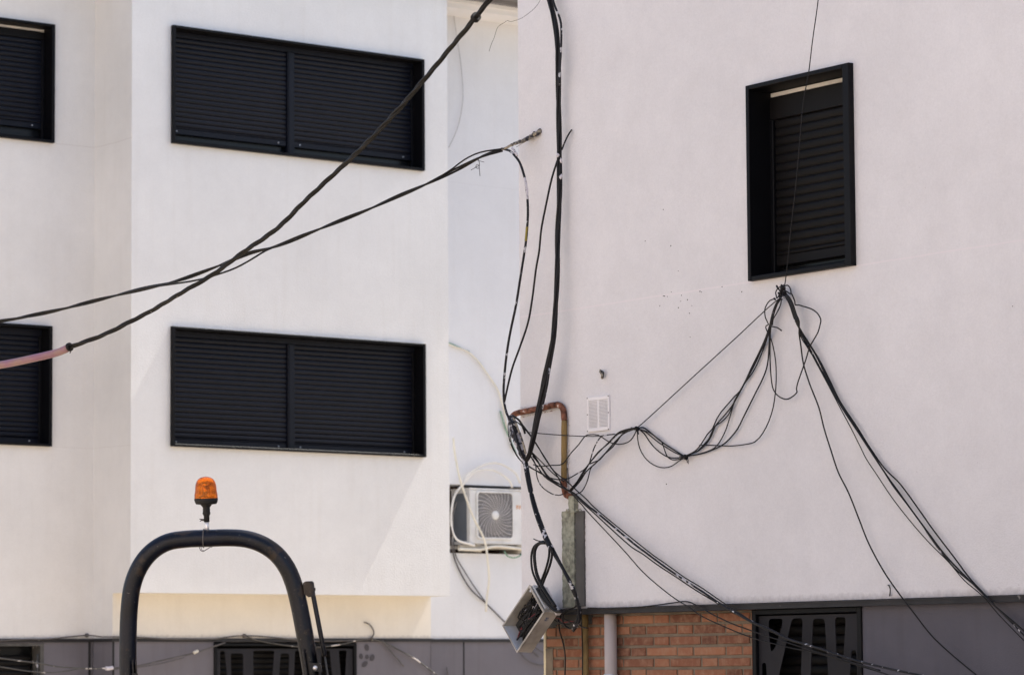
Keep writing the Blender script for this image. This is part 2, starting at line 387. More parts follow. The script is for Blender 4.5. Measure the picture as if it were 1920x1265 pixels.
def window(parent, fr, u0, u1, z0, z1, proud=.045, deep=.16, panels=(0, 1), mull=.075, gap=0, strip=False, header=.07,
           face=.03, sm='slat', label=None, screws=True, seed=0, rface=None):
    """black boxed shutter window; the frame mesh is the window, the rest its sub-parts"""
    rnd = random.Random(seed)
    f = MB(); t = face; tr = rface or face
    # surround: four boards butted end to end
    f.fbox(fr, u0, u0+t, z0, z1, -deep, proud, .003).fbox(fr, u1-tr, u1, z0, z1, -deep, proud, .003)
    f.fbox(fr, u0+t, u1-tr, z1-.022, z1, -deep, proud, .003).fbox(fr, u0+t, u1-tr, z0, z0+.022, -deep, proud-.002, .003)
    win = obj('window', f, 'black', parent, label=label)
    a, b = u0+t, u1-tr; c, d = z0+.022, z1-.022
    obj('glass', MB().fbox(fr, a, b, c, d, -deep-.03, -deep+.01), 'glass', win)
    nd = -deep+.045
    h = MB().fbox(fr, a+.001, b-.001, d-header, d-(.03 if strip else .001), -deep+.012, nd+.018, .003)
    obj('shutter_box', h, 'slat' if not strip else 'slat2', win)
    if strip:
        obj('packing_strip', MB().fbox(fr, a+.003, b-.003, d-.026, d-.006, -deep+.012, nd+.01), 'bone', win)
    for x in (a, b-.028): obj('guide_rail', MB().fbox(fr, x+.001, x+.027, c+.001, d-header-.001, -deep+.012, nd+.022, .003), 'black', win)
    n = len(panels)-1
    inner = []
    if n == 2:
        m = a+(b-a)*panels[1]
        obj('mullion', MB().fbox(fr, m-mull/2, m+mull/2, c+.001, d-header-.001, -deep+.012, nd+.03, .004)
            .fbox(fr, m-mull/2+.012, m-mull/2+.018, c+.001, d-header-.001, nd+.03, nd+.034), 'slat' if sm == 'slat' else 'black', win)
        inner = [(a+.028, m-mull/2), (m+mull/2, b-.028)]
    else: inner = [(a+.028, b-.028)]
    for x0, x1 in inner:
        g0 = c+gap
        sh = MB(); slats(sh, fr, x0+.001, x1-.001, g0+.055, d-header, nd, .045, .010 if sm == 'slat' else .0065)
        sh.fbox(fr, x0+.001, x1-.001, g0+.004, g0+.054, nd-.008, nd+.010, .003)
        s = obj('shutter', sh, sm, win)
        if screws:
            for x in (x0+.07, x1-.09): obj('screw', MB().lathe(fr.p(x, g0+.03, nd+.010), fr.n, [(.007, 0), (.007, .002), (.004, .005)], 10), 'screw', win)
        if gap > .03:
            obj('window_sash', MB().fbox(fr, x0+.001, x1-.001, c+.001, c+.04, -deep+.012, nd-.012, .003), 'black', win)
    return win

# ------------------------------------------------------------------ cream building (left)
FB = FL(YB); FK = FL(YK); FG = FL(YG)
ROOFZ = PY(905, 22, YK-.35).z
cb = thing('apartment_building', 'white and cream rendered apartment building with a projecting bay and black roller shutters', 'building', (XBL, YB, 0))
def ext(ps, Y):
    P = [PY(x, y, Y-(.045 if i % 2 else 0)) for i, (x, y) in enumerate(ps)]; return (P[0].x+P[2].x)/2, (P[1].x+P[3].x)/2, (P[2].z+P[3].z)/2, (P[0].z+P[1].z)/2
W1 = ext([(321, 46), (797.5, 114), (320, 268), (796.5, 321)], YB)
W2 = ext([(319.5, 612), (799.5, 644), (319, 837), (799.5, 856)], YB)
P = PY(100, 48, YK); Pb = PY(98, 269, YK); W3 = (P.x-2.0, (P.x+Pb.x)/2, Pb.z, P.z)
P = PY(94.5, 612, YK); Pb = PY(93.5, 837, YK); W4 = (P.x-2.0, (P.x+Pb.x)/2, Pb.z, P.z)
BZ0 = (PY(245, 1112, YB).z+PY(843, 1115, YB).z)/2
TOP = ROOFZ+.12
def shr(w, k=.004): return (w[0]+k, w[1]-k, w[2]+k, w[3]-k)
# bay front
mb = wall_face(MB(), FB, XBL, XBRT, BZ0, TOP, [shr(W1), shr(W2)])
obj('bay_wall', mb, 'white', cb)
obj('bay_side', MB().quad((XBL, YB, BZ0), (XBL, YB, TOP), (XBL, YK, TOP), (XBL, YK, BZ0)), 'cream', cb)
obj('bay_side', MB().quad((XBRT, YB, BZ0), (XBRT, YK, BZ0), (XBRT, YK, TOP), (XBRT, YB, TOP)), 'white', cb)
mb = MB().quad((XBL, YB, BZ0), (XBL, YG, BZ0), (XBRT, YG, BZ0), (XBRT, YB, BZ0))
obj('bay_underside', mb, 'soff', cb)
# back wall with windows and the recess of the air conditioner
NI = PY(846, 907, YK); NJ = PY(846, 1036, YK)
NICHE = (XBRT-.15, NI.x+1.35, NJ.z, NI.z)
mb = wall_face(MB(), FK, XBL-9, XBL, LIPZL, ROOFZ+.02, [shr(W3), shr(W4)])
obj('wall', mb, 'cream', cb)
mb = wall_face(MB(), FK, XBL, 30, LIPZL, ROOFZ+.02, [NICHE], .35)
obj('wall', mb, 'whiteb', cb)
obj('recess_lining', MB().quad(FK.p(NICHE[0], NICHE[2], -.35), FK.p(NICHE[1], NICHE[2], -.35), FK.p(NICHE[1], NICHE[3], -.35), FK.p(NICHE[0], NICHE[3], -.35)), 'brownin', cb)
# ground storey block under the bay, between bay underside and plinth
GX1 = XBRT
mb = MB().quad((XBL, YG, LIPZL), (GX1, YG, LIPZL), (GX1, YG, BZ0), (XBL, YG, BZ0)).quad((GX1, YG, LIPZL), (GX1, YK, LIPZL), (GX1, YK, BZ0), (GX1, YG, BZ0))
obj('lower_wall', mb, 'soff', cb)
obj('lower_wall_side', MB().quad((XBL, YG, LIPZL), (XBL, YG, BZ0), (XBL, YK, BZ0), (XBL, YK, LIPZL)), 'cream', cb)
# closed carcass behind
mb = MB().box((XBL-9, YK+.5, 0), (30, YK+9, ROOFZ+.02))
obj('carcass', mb, 'cream', cb)
# roof: cornice and roof slab with an unseen bay slab lengthened to cast shade
mb = MB().box((XBL-9.2, YK-.34, ROOFZ), (30.2, YK+.6, ROOFZ+.05)).box((XBL-9.2, YK-.36, ROOFZ+.05), (30.2, YK+.6, ROOFZ+.085))
obj('cornice', mb, 'cornice', cb)
mb = MB().box((XBL-9.3, YK-.42, ROOFZ+.085), (30.3, YK+9.2, ROOFZ+.36)).box((XBL-.1, YB-.118, TOP), (XBRT+1.9, YK-.422, TOP+.12))
obj('roof', mb, 'roof', cb)
# drip edge
T = .03
mb = MB()
mb.fbox(FK, XBL-9, XBL-.012, LIPZL-T, LIPZL, -.05, .012).fbox(FG, XBL-.012, GX1+.012, LIPZL-T, LIPZL, -.05, .012).fbox(FK, GX1+.012, 30, LIPZL-T, LIPZL, -.05, .012)
mb.box((XBL-.012, YG+.05, LIPZL-T), (XBL+.03, YK+.04, LIPZL))
obj('drip_edge', mb, 'lip', cb)
# plinth
GL = PY(401, 1240, YG).x; GRt = PY(668, 1240, YG).x; GZ = PY(500, 1205, YG).z
OPR = PY(81, 1240, YK).x; OPZ = PY(40, 1206, YK).z
z1 = LIPZL-T
mb = wall_face(MB(), FG, XBL+.004, GX1, 0, z1, [(GL, GRt, .75, z1-.002)], .2, -.004)
mb.quad((XBL+.004, YG, 0), (XBL+.004, YG, z1), (XBL+.004, YK, z1), (XBL+.004, YK, 0)).quad((GX1, YG, 0), (GX1, YK, 0), (GX1, YK, z1), (GX1, YG, z1))
wall_face(mb, FK, XBL-9, XBL, 0, z1, [(OPR-1.6, OPR, .75, OPZ)], .2, -.004)
wall_face(mb, FK, GX1, 30, 0, z1, [], .2, -.004)
obj('plinth', mb, 'plinth', cb)
mb = MB()
for x, fr, Y in ((870, FK, YK),):
    X = PY(x, 1230, Y).x; obj('panel_joint', MB().fbox(fr, X-.007, X+.007, 0, z1, -.003, .000), 'joint', cb)
X = PY(168, 1230, YK).x; obj('panel_joint', MB().fbox(FK, X-.012, X+.012, 0, z1, -.003, .001), 'joint', cb)
X = XBL+.004; mb.box((X-.003, YG-.006, 0), (X+.012, YG+.004, z1))
obj('panel_joint', mb, 'joint', cb)
# flower stencil
C0 = PY(688, 1230, YG)
mb = MB()
for (x, y, a, rx, ry) in ((688, 1213, -8, 3.8, 6.6), (677, 1229.5, -12, 3.4, 5.6), (688, 1230.5, 0, 3.3, 4.6), (698, 1232, 24, 4, 6.4), (684, 1244, 55, 3.8, 7.6)):
    c = PY(x, y, YG-.001); s = .0049; R = []
    for k in range(18):
        th = 2*math.pi*k/18; u = math.cos(th)*rx*1.25; v = math.sin(th)*ry; al = math.radians(-a)
        R.append(c + V(((u*math.cos(al)-v*math.sin(al))*s, 0, (u*math.sin(al)+v*math.cos(al))*s)))
    mb.prism(R, (0, -.0015, 0))
obj('flower_stencil', mb, 'stencil', cb, label='dark five-petal flower stencilled on the grey plinth')
# dark opening bottom left
win = obj('window', MB().fbox(FK, OPR-1.6, OPR-.03, OPZ-.02, OPZ+.004, -.15, .004).fbox(FK, OPR-.03, OPR+.004, .75, OPZ+.004, -.15, .004), 'taped', cb, label='half-open dark basement window with peeling pale frame at far left')
obj('glass', MB().fbox(FK, OPR-1.6, OPR-.03, .75, OPZ-.02, -.19, -.17), 'glass', win)
sh = MB(); slats(sh, FK, OPR-1.58, OPR-.06, .8, OPZ-.10, -.12); obj('shutter', sh, 'slat2', win)
obj('guide_rail', MB().tube([FK.p(OPR-.045, .76, -.02), FK.p(OPR-.045, OPZ-.09, -.02)], .009), 'taped', win)

window(cb, FB, *W1, panels=(0, .485, 1), gap=.085, header=.05, face=.026, rface=.03, label='upper bay window, both black shutters left open a hand at the sill', seed=1)
window(cb, FB, *W2, panels=(0, .485, 1), gap=.0, header=.05, face=.026, rface=.03, label='lower bay window with both black shutters fully closed', seed=2)
window(cb, FK, *W3, gap=.11, header=.10, strip=True, face=.03, label='upper left window cut by the edge, shutter raised a little', seed=3)
window(cb, FK, *W4, gap=.0, header=.06, face=.03, label='lower left window cut by the edge, shutter closed', seed=4)

def plate_with_holes(name, fr, u0, u1, z0, z1, holes, n, th, m, parent):
    """laser-cut sheet: outline and holes as 2D curve, filled, then turned into a mesh"""
    cu = bpy.data.curves.new('tmp', 'CURVE'); cu.dimensions = '2D'; cu.fill_mode = 'BOTH'; cu.extrude = th/2
    def ring(pts):
        sp = cu.splines.new('POLY'); sp.points.add(len(pts)-1)
        for q, (x, y) in zip(sp.points, pts): q.co = (x, y, 0, 1)
        sp.use_cyclic_u = True
    ring([(u0, z0), (u1, z0), (u1, z1), (u0, z1)])
    for h in holes:
        h = [(min(max(x, u0+.015), u1-.015), min(max(y, z0+.02), z1-.015)) for x, y in h]
        # round the corners
        R = []; k = len(h)
        for i in range(k):
            p, q, r2 = V(h[i-1]), V(h[i]), V(h[(i+1) % k]); r = min(.022, (p-q).length*.45, (r2-q).length*.45)
            a = q+(p-q).normalized()*r; b = q+(r2-q).normalized()*r
            for t in (0, .25, .5, .75, 1): R.append(tuple(a*(1-t)**2+q*2*t*(1-t)+b*t*t))
        ring(R)
    co = bpy.data.objects.new('tmp', cu); COL.objects.link(co)
    dg = bpy.context.evaluated_depsgraph_get(); me = bpy.data.meshes.new_from_object(co.evaluated_get(dg))
    mb = MB(); mb.add([fr.p(v.co.x, v.co.y, n+v.co.z) for v in me.vertices], [tuple(p.vertices) for p in me.polygons])
    bpy.data.objects.remove(co); bpy.data.curves.remove(cu)
    return obj(name, mb, m, parent)

def niche(parent, fr, u0, u1, z0, z1, n0, n1):
    q = fr.p; mb = MB()
    mb.quad(q(u0, z0, n1), q(u1, z0, n1), q(u1, z1, n1), q(u0, z1, n1))
    for a, b in (((u0, z0), (u1, z0)), ((u1, z0), (u1, z1)), ((u1, z1), (u0, z1)), ((u0, z1), (u0, z0))):
        mb.quad(q(*a, n0), q(*b, n0), q(*b, n1), q(*a, n1))
    return obj('window_niche', mb, 'void', parent)
def grille(parent, fr, u0, u1, z0, z1, holes, label, topbar=.05):
    f = MB().fbox(fr, u0, u0+.03, z0, z1, -.16, .012, .003).fbox(fr, u1-.03, u1, z0, z1, -.16, .012, .003).fbox(fr, u0+.03, u1-.03, z1-.025, z1, -.16, .012, .003).fbox(fr, u0+.03, u1-.03, z0, z0+.03, -.16, .012, .003)
    wn = obj('window', f, 'black', parent, label=label)
    plate_with_holes('cut_steel_grille', fr, u0+.031, u1-.031, z0+.031, z1-topbar, holes, -.01, .004, 'grille', wn)
    sh = MB(); slats(sh, fr, u0+.031, u1-.031, z0+.03, z1-.03, -.12, .05); obj('shutter', sh, 'slat2', wn)
    return wn
MT['grille'] = mat('grille_sheet', (.018, .017, .021), .6, .12, 5, spec=.2, spots=(26, .78, (.1, .09, .1)))
def z_to(ps, ox, oy, s): return [(ox+x/s, oy+y/s) for x, y in ps]
def hL(ps): return [(lambda q: (q.x, q.z))(PY(x, y, YG)) for x, y in z_to(ps, 380, 1180, 5.333)]
def hR(ps): return [(lambda q: (-q.y, q.z))(PX(x, y, XR+.01)) for x, y in z_to(ps, 1380, 1080, 3.5556)]
LHo = [[(180, 205), (225, 205), (262, 620), (190, 900), (180, 900)], [(285, 235), (410, 235), (410, 700), (300, 700)],
       [(510, 192), (722, 192), (690, 640), (640, 900), (520, 900)], [(785, 235), (870, 235), (860, 760), (750, 760)],
       [(930, 205), (1010, 205), (1060, 880), (900, 880)], [(1190, 205), (1275, 205), (1315, 600), (1300, 900), (1190, 900)],
       [(1365, 190), (1445, 190), (1420, 620), (1400, 620)]]
niche(cb, FG, GL+.001, GRt-.001, .751, GZ-.001, -.165, -.28)
grille(cb, FG, GL, GRt, .75, GZ, [hL(h) for h in LHo], 'wide basement window behind a black cut-steel grille under the bay')

def ragged_box(X, u0, u1, z0, z1):
    rnd = random.Random(4); fr = FR(X); mb = MB(); n = 24; vs = []
    for i in range(n+1):
        u = u0+(u1-u0)*i/n; z = z0+rnd.uniform(-.010, .010)
        vs += [fr.p(u, z, -.01), fr.p(u, z, .006), fr.p(u, z1, .006), fr.p(u, z1, -.01)]
    fs = [(0, 1, 2, 3), tuple(4*n+k for k in (3, 2, 1, 0))]
    for i in range(n):
        for q in range(4): r_ = (q+1) % 4; fs.append((4*i+q, 4*i+4+q, 4*i+4+r_, 4*i+r_))
    return mb.add(vs, fs)
# ------------------------------------------------------------------ pink building (right)
YC = PX(974, 500, XR).y
pb = thing('corner_building', 'pink rendered corner building with brick base and cables strung over its wall', 'building', (XR, YC, 0))
F0 = FR(XR)
Pq = [PX(x_, y_, XR-.035) for x_, y_ in ((1397, 162), (1401.5, 530))]
Pq = [Pq[0], PX(1601, 118, XR), Pq[1], PX(1604.5, 495, XR)]
WR = (-(Pq[0].y+Pq[2].y)/2, -(Pq[1].y+Pq[3].y)/2, (Pq[2].z+Pq[3].z)/2, (Pq[0].z+Pq[1].z)/2)
mb = wall_face(MB(), F0, -YC, -3, LIPZ, 8.2, [shr(WR)], .22)
mb.quad((XR, YC, LIPZ), (XR, YC, 8.2), (XR+9, YC, 8.2), (XR+9, YC, LIPZ))
mb.quad((XR, YC, LIPZ), (XR+9, YC, LIPZ), (XR+9, 3, LIPZ), (XR, 3, LIPZ)).quad((XR, YC, 8.2), (XR, 3, 8.2), (XR+9, 3, 8.2), (XR+9, YC, 8.2)).quad((XR, 3, LIPZ), (XR+9, 3, LIPZ), (XR+9, 3, 8.2), (XR, 3, 8.2))
obj('wall', mb, 'pink', pb)
mb = MB().box((XR-.25, 2.9, 8.204), (XR+9.2, YC+.25, 8.4)); obj('roof', mb, 'roof', pb)
window(pb, F0, *WR, proud=.035, deep=.17, gap=.055, strip=True, header=.145, face=.024, rface=.045, sm='slat2', screws=False,
       label='single black shuttered window on the pink wall')
# brick base
XBK = XR+.085
YBK = PX(1021, 1180, XBK).y
GRL = -PX(1409, 1180, XR+.018).y; GRR = -PX(1614, 1180, XR+.018).y
lz = LIPZ-.032
mort = MB()
mort.quad((XBK+.006, YBK, 0), (XBK+.006, -GRL, 0), (XBK+.006, -GRL, lz), (XBK+.006, YBK, lz))
mort.quad((XBK+.006, YBK, 0), (XBK+.006, YBK, lz), (XBK+9, YBK, lz), (XBK+9, YBK, 0))
obj('mortar', mort, 'mortar', pb)
FBk = FR(XBK)
pit = (PX(1240, 1159, XBK).z - PX(1240, 1159+20.45*4, XBK).z)/4
zA = PX(1240, 1152, XBK).z     # top edge of row A
uA = -PX(1239.6, 1159, XBK).y  # centre of a header in row A
per = (-PX(1285, 1190, XBK).y)-(-PX(1197, 1190, XBK).y); 
bj = .0135; hl = (per-2*bj)*.325; ll = per-2*bj-hl
mb = MB(); mb2 = MB(); rb = random.Random(3)
def brick(u0, u1, za, zb):
    u0 = max(u0, -YBK+.016); u1 = min(u1, GRL-.002)
    if u1-u0 < .012: return
    j = lambda s: rb.uniform(-s, s)
    n = j(.0022); e = .0016
    fr = FBk
    P8 = [(u0+j(e), za+j(e)), (u1+j(e), za+j(e)), (u1+j(e), zb+j(e)), (u0+j(e), zb+j(e))]
    c = .0025; P = []
    P += [fr.p(u, z, -.02) for u, z in P8]; P += [fr.p(u, z, n-c) for u, z in P8]
    cu, cz = sum(p[0] for p in P8)/4, sum(p[1] for p in P8)/4
    P += [fr.p(u+(c if u < cu else -c), z+(c if z < cz else -c), n) for u, z in P8]
    fs = [(8, 9, 10, 11)]
    for k in (0, 4):
        for i in range(4): q = (i+1) % 4; fs.append((k+i, k+q, k+4+q, k+4+i))
    mb.add(P, fs)
row = -1
while True:
    zt = zA - row*pit; zb = zt-pit+.0148
    if zb < .02: break
    off = 0 if row % 2 == 0 else per/2
    k0 = int((-YBK-uA)/per)-2
    for k in range(k0, k0+12):
        c = uA+off+k*per
        zt2 = min(zt, lz-.001)
        brick(c-hl/2, c+hl/2, zb, zt2); brick(c+hl/2+bj, c+hl/2+bj+ll, zb, zt2)
    row += 1
obj('brick_wall', mb, 'brick', pb)
mb = MB().fbox(FBk, -YBK-.004, -YBK+.014, 0, lz-.001, -.05, .004); obj('corner_trim', mb, 'trim', pb, label='pale yellow edge strip of the brick base')
mb = MB().fbox(FBk, -YBK+.0145, -YBK+.075, .4, PX(1030, 1215, XBK).z, -.004, .003); obj('mortar_patch', mb, 'mortar', pb)
obj('dark_strip', ragged_box(XBK, -YBK+.02, -PX(1110, 1150, XBK).y, lz-.058, lz-.001), 'dsteel', pb)  # ragged dark strip along the top of the bricks
# drip edge of the pink wall
mb = MB().box((XR-.012, 3, lz), (XR+.11, YC+.004, LIPZ-.002)).box((XR-.016, 3, LIPZ-.010), (XR-.012, YC+.004, LIPZ-.002))
obj('drip_edge', mb, 'lip', pb)
# grey plinth right of the grille
mb = MB().quad((XR+.03, -GRR, 0), (XR+.03, 3, 0), (XR+.03, 3, lz), (XR+.03, -GRR, lz)).quad((XR+.03, -GRR, 0), (XR+.03, -GRR, lz), (XR+.3, -GRR, lz), (XR+.3, -GRR, 0))
obj('plinth', mb, 'plinthr', pb)
niche(pb, FR(XR+.03), GRL, GRR, .62, lz-.002, -.165, -.28)
obj('rear_wall', MB().quad((XR+9, 3, 0), (XR+9, YC, 0), (XR+9, YC, LIPZ), (XR+9, 3, LIPZ)), 'plinthr', pb)
obj('end_wall', MB().quad((XR+.03, 3, 0), (XR+9, 3, 0), (XR+9, 3, LIPZ), (XR+.03, 3, LIPZ)), 'plinthr', pb)
RHo = [[(188, 264), (284, 264), (280, 320), (232, 480), (210, 508), (196, 490)], [(345, 262), (416, 262), (404, 700), (380, 980), (235, 980), (250, 690)],
       [(485, 280), (562, 280), (590, 700), (560, 980), (440, 980), (468, 690)], [(630, 252), (704, 252), (694, 480), (676, 562), (655, 562), (640, 480)],
       [(742, 490), (772, 490), (782, 700), (772, 980), (700, 980), (728, 690)], [(145, 575), (172, 575), (182, 760), (165, 980), (145, 980)]]
RHo[0] = [(188, 264), (284, 264), (278, 330), (235, 470), (205, 508), (192, 400)]
RHo[3] = [(630, 252), (704, 252), (690, 520), (672, 562), (655, 562), (642, 520)]
grille(pb, FR(XR+.03), GRL, GRR, .62, lz-.002, [hR(h) for h in RHo], 'basement window of the pink building behind a black cut-steel grille', .032)
# holes drilled in the wall
mb = MB()
hz = z_to([(250, 150), (203, 173), (210, 174), (227, 177), (310, 170), (346, 196), (306, 205), (182, 232), (292, 243), (372, 231), (358, 276), (420, 146), (430, 150), (551, 119), (668, 149), (362, 417)], 1180, 500, 3.164) + [(1210, 452), (1258, 461), (1272, 508), (1244, 393), (1250, 907), (1899, 574)]
for i, (x, y) in enumerate(hz):
    obj('drill_hole', MB().lathe(PX(x, y, XR+.001), (-1, 0, 0), [(.0028+.0012*(i % 3)/2, 0), (.002+.0012*(i % 3)/2, .0022)], 8), 'void', pb)
# ------------------------------------------------------------------ unseen building added behind the camera to throw sunlight on the pink wall
ob = thing('added_bounce_building', 'added pale building out of view that bounces sunlight onto the pink wall', 'building', (-4, -4, 0))
fo = Frame((-4, 0, 0), (0, 1, 0), (1, 0, 0))
holes = [(u, u+1.4, z, z+1.2) for u in (-12, -8, -4, 0, 4, 8, 12) for z in (1.0, 4.0)]
mb = wall_face(MB(), fo, -16, 19, 0, 9, holes, .25).box((-16, -16, 0), (-4.3, 19, 9.1))
obj('wall', mb, 'opp', ob)
mb = MB().box((-16.3, -16.3, 9.1), (-3.7, 19.3, 9.35)); obj('roof', mb, 'roof', ob)
for h in holes: obj('window', MB().fbox(fo, h[0], h[1], h[2], h[3], -.25, -.2), 'glass', ob)
# ------------------------------------------------------------------ ventilation grille
A = PX(1103, 745, XR); B = PX(1144, 741, XR); Cc = PX(1104, 810, XR)
u0, u1 = -A.y, -B.y; z1 = A.z; z0 = Cc.z
vt = thing('vent_grille', 'small white two-column vent grille on the pink wall beside the terracotta pipe', 'vent', PX(1124, 810, XR))
mb = MB(); t = .012
mb.fbox(F0, u0, u0+t, z0, z1, .001, .010, .002).fbox(F0, u1-t, u1, z0, z1, .001, .010, .002).fbox(F0, u0+t, u1-t, z1-.02, z1, .001, .010, .002).fbox(F0, u0+t, u1-t, z0, z0+.018, .001, .010, .002)
mid = (u0+u1)/2; mb.fbox(F0, mid-.006, mid+.006, z0+.018, z1-.02, .001, .010, .002)
obj('frame', mb, 'vent', vt)
obj('backing', MB().fbox(F0, u0+t, u1-t, z0+.018, z1-.02, .0005, .0015), 'void', vt)
mb = MB(); n = 20; a, b = z0+.018, z1-.02
for k in range(n):
    zc = a+(b-a)*(k+.5)/n
    for x0, x1 in ((u0+t, mid-.006), (mid+.006, u1-t)):
        mb.hexa([F0.p(x0, zc-.0042, .009), F0.p(x1, zc-.0042, .009), F0.p(x1, zc-.0006, .0095), F0.p(x0, zc-.0006, .0095),
                 F0.p(x0, zc+.0022, .002), F0.p(x1, zc+.0022, .002), F0.p(x1, zc+.004, .003), F0.p(x0, zc+.004, .003)])
obj('louvre', mb, 'vent', vt)
for x in (u0+.004, u1-.004):
    for z in (z0+.005, (z0+z1)/2, z1-.005): obj('screw', MB().lathe(F0.p(x, z, .0095), F0.n, [(.0035, 0), (.0035, .002)], 8), 'dsteel', vt)

# ------------------------------------------------------------------ pipes and post at the corner
def W(x, y, off=.03): return PX(x, y, XR-off)
tp = thing('terracotta_pipe', 'bent terracotta and ochre pipe framing the corner above the concrete post', 'pipe', W(1062, 940))
R = .0165
def wob(path, k=.002, s=40): return [p+V(noise.noise_vector(p*s))*k for p in path]
obj('pipe_arm', MB().tube(wob(spline([W(958, 785, .02), W(963, 778, .02), W(974, 773, .02), W(1010, 766, .02), W(1040, 759, .02), W(1050, 760, .02), W(1056, 768, .02), W(1058, 788, .02)], .012)), R, 12), 'terra', tp)
obj('pipe_riser', MB().tube(wob(spline([W(1058, 788, .02), W(1057.5, 840, .02), W(1057.5, 897, .02)], .02), .001), R-.0005, 12), 'ochre', tp)
obj('pipe_elbow', MB().tube(wob(spline([W(1057.5, 897, .02), W(1058, 915, .02), W(1062, 928, .02), W(1070, 933, .02)], .01)), [R]*3+[R*1.02]*40, 12) if False else MB().tube(wob(spline([W(1057.5, 897, .02), W(1058, 915, .02), W(1062, 927, .02), W(1069, 931, .02)], .01)), R*1.02, 12), 'terra', tp)
def crust(pa, pb_, r, k, seed, parent, m='crust', n=70):
    rnd = random.Random(seed); mb = MB()
    for i in range(n):
        t = rnd.random(); c = pa.lerp(pb_, t)+V((rnd.uniform(-.002, .004), rnd.uniform(-k, k), rnd.uniform(-k, k)))
        rr = r*rnd.uniform(.4, 1)
        vs = [c+V((rnd.uniform(-1, 1), rnd.uniform(-1, 1), rnd.uniform(-1, 1))).normalized()*rr for _ in range(4)]
        vs.append(c-(vs[0]-c)*.8)
        mb.add(vs, [(0, 1, 2), (0, 2, 3), (0, 3, 1), (4, 2, 1), (4, 3, 2), (4, 1, 3)])
    return obj('plaster_crust', mb, m, parent, kind='stuff')
crust(W(1066, 770, .004), W(1066, 925, .004), .006, .003, 1, tp)
crust(W(972, 765, .004), W(1050, 752, .004), .005, .003, 2, tp, n=60)
crust(W(976, 782, .006), W(1040, 769, .006), .004, .002, 3, tp, 'terra', n=40)
cp = thing('concrete_post', 'short greenish concrete post with dark cover at the foot of the terracotta pipe', 'post', W(1075, 1131, 0))
def ragged(fr, u0, u1, z0, z1, n0, n1, seed, k=.004, step=.012):
    rnd = random.Random(seed); mb = MB(); N = int((z1-z0)/step); prev = None; vs = []
    for i in range(N+1):
        z = z0+(z1-z0)*i/N; a = u0+rnd.uniform(-k, k)*.8; b = u1+rnd.uniform(-k, k)*.4
        vs += [fr.p(a, z, n0), fr.p(b, z, n0), fr.p(b, z, n1), fr.p(a, z, n1)]
    fs = [(3, 2, 1, 0), tuple(4*N+i for i in range(4))]
    for i in range(N):
        for q in range(4): r = (q+1) % 4; fs.append((4*i+q, 4*i+r, 4*i+4+r, 4*i+4+q))
    return mb.add(vs, fs)
zt = W(1065, 958, 0).z; zb = LIPZ+.006
ua = -W(1054, 1040, .016).y; ub = -W(1076.5, 1040, .016).y
obj('plank', ragged(F0, ua, ub, zb, zt, -.01, .016, 5), 'conc', cp)
ub2 = ub+.007
obj('cover', ragged(F0, ub2, -W(1094.5, 1040, .012).y, zb+.004, zt-.004, -.01, .012, 6, .005), 'dsteel', cp)
obj('gap', MB().fbox(F0, ub-.002, ub2+.001, zb+.02, zt-.02, -.01, .002), 'void', cp)
obj('stub', ragged(F0, -W(1066, 945, .03).y, -W(1076, 945, .03).y, zt-.01, W(1070, 930, 0).z, -.005, .03, 8, .006, .006), 'conc', cp)
crust(W(1095, 960, 0), W(1095, 1128, 0), .006, .003, 4, cp, n=60)
crust(W(1060, 957, .02), W(1090, 955, .02), .010, .004, 9, cp, 'conc', n=26)
# pipes on the brick
def BK(x, y, off=.03): return PX(x, y, XBK-off)
def vpipe(x, z_top, r, off):
    p = BK(x, 1200, off); return [V((p.x, p.y, z)) for z in (0.13, .8, 1.4, z_top)]
dp = thing('drainpipe', 'thick pale grey plastic drainpipe on the brick base', 'drainpipe', (XBK-.045, BK(1145, 1200, .045).y, .13))
obj('pipe', MB().tube(vpipe(1145, lz-.001, .034, .045), .0335, 24), 'pipe', dp)
pz = BK(1145, 1263, .045); obj('pipe_clip', MB().lathe((pz.x, pz.y, pz.z-.02), (0, 0, 1), [(.035, 0), (.0375, .002), (.0375, .02), (.035, .022)], 24), 'screw', dp)
obj('drainpipe', MB().tube(vpipe(1097.5, lz-.001, .018, .03), .0175, 16), 'ochre', base=(XBK-.03, BK(1097.5, 1200).y, .13), label='thin ochre brown pipe on the brick base beside the corner', cat='pipe')

# ------------------------------------------------------------------ cables
def cable(name, pts, r=.0036, m='cable', label='', off=.03, cat='cable', group=None, end_off=None, mid_off=None, P=None, step=.025, flat=1, seg=7, jit=.0):
    group = group or {'telephone_wire': 'telephone wires strung over the pink wall', 'loop_cable': 'cable loops and coils around the metal cabinet', 'wall_cable': 'cables fixed to the cream building', 'taped_wire': 'taped wires hanging in front of the cream building', 'hose': 'hoses and cables at the air conditioner', 'drop_cable': 'cables dropping at the corner', 'messenger_wire': 'taut wires meeting at the knot'}.get(name)
    n = len(pts); out = []
    for i, q in enumerate(pts):
        o = q[2] if len(q) > 2 else off
        out.append((P or W)(q[0], q[1], o))
    path = spline(out, step)
    if jit: path = [p+V(noise.noise_vector(p*7))*jit for p in path]
    return obj(name, MB().tube(path, r, seg, flat=flat), m, base=out[0], label=label, cat=cat, group=group)
def zz(ps, ox, oy, s): return [(ox+p[0]/s, oy+p[1]/s) + tuple(p[2:]) for p in ps]
ZA = lambda ps: zz(ps, 940, 760, 6.327)
ZB = lambda ps: zz(ps, 1040, 780, 7.385)
ZC = lambda ps: zz(ps, 1400, 510, 7.028)
ZD = lambda ps: zz(ps, 1260, 640, 5.271)
ZE = lambda ps: zz(ps, 1480, 600, 2.073)
Z4 = lambda ps: zz(ps, 920, 1000, 5.27)
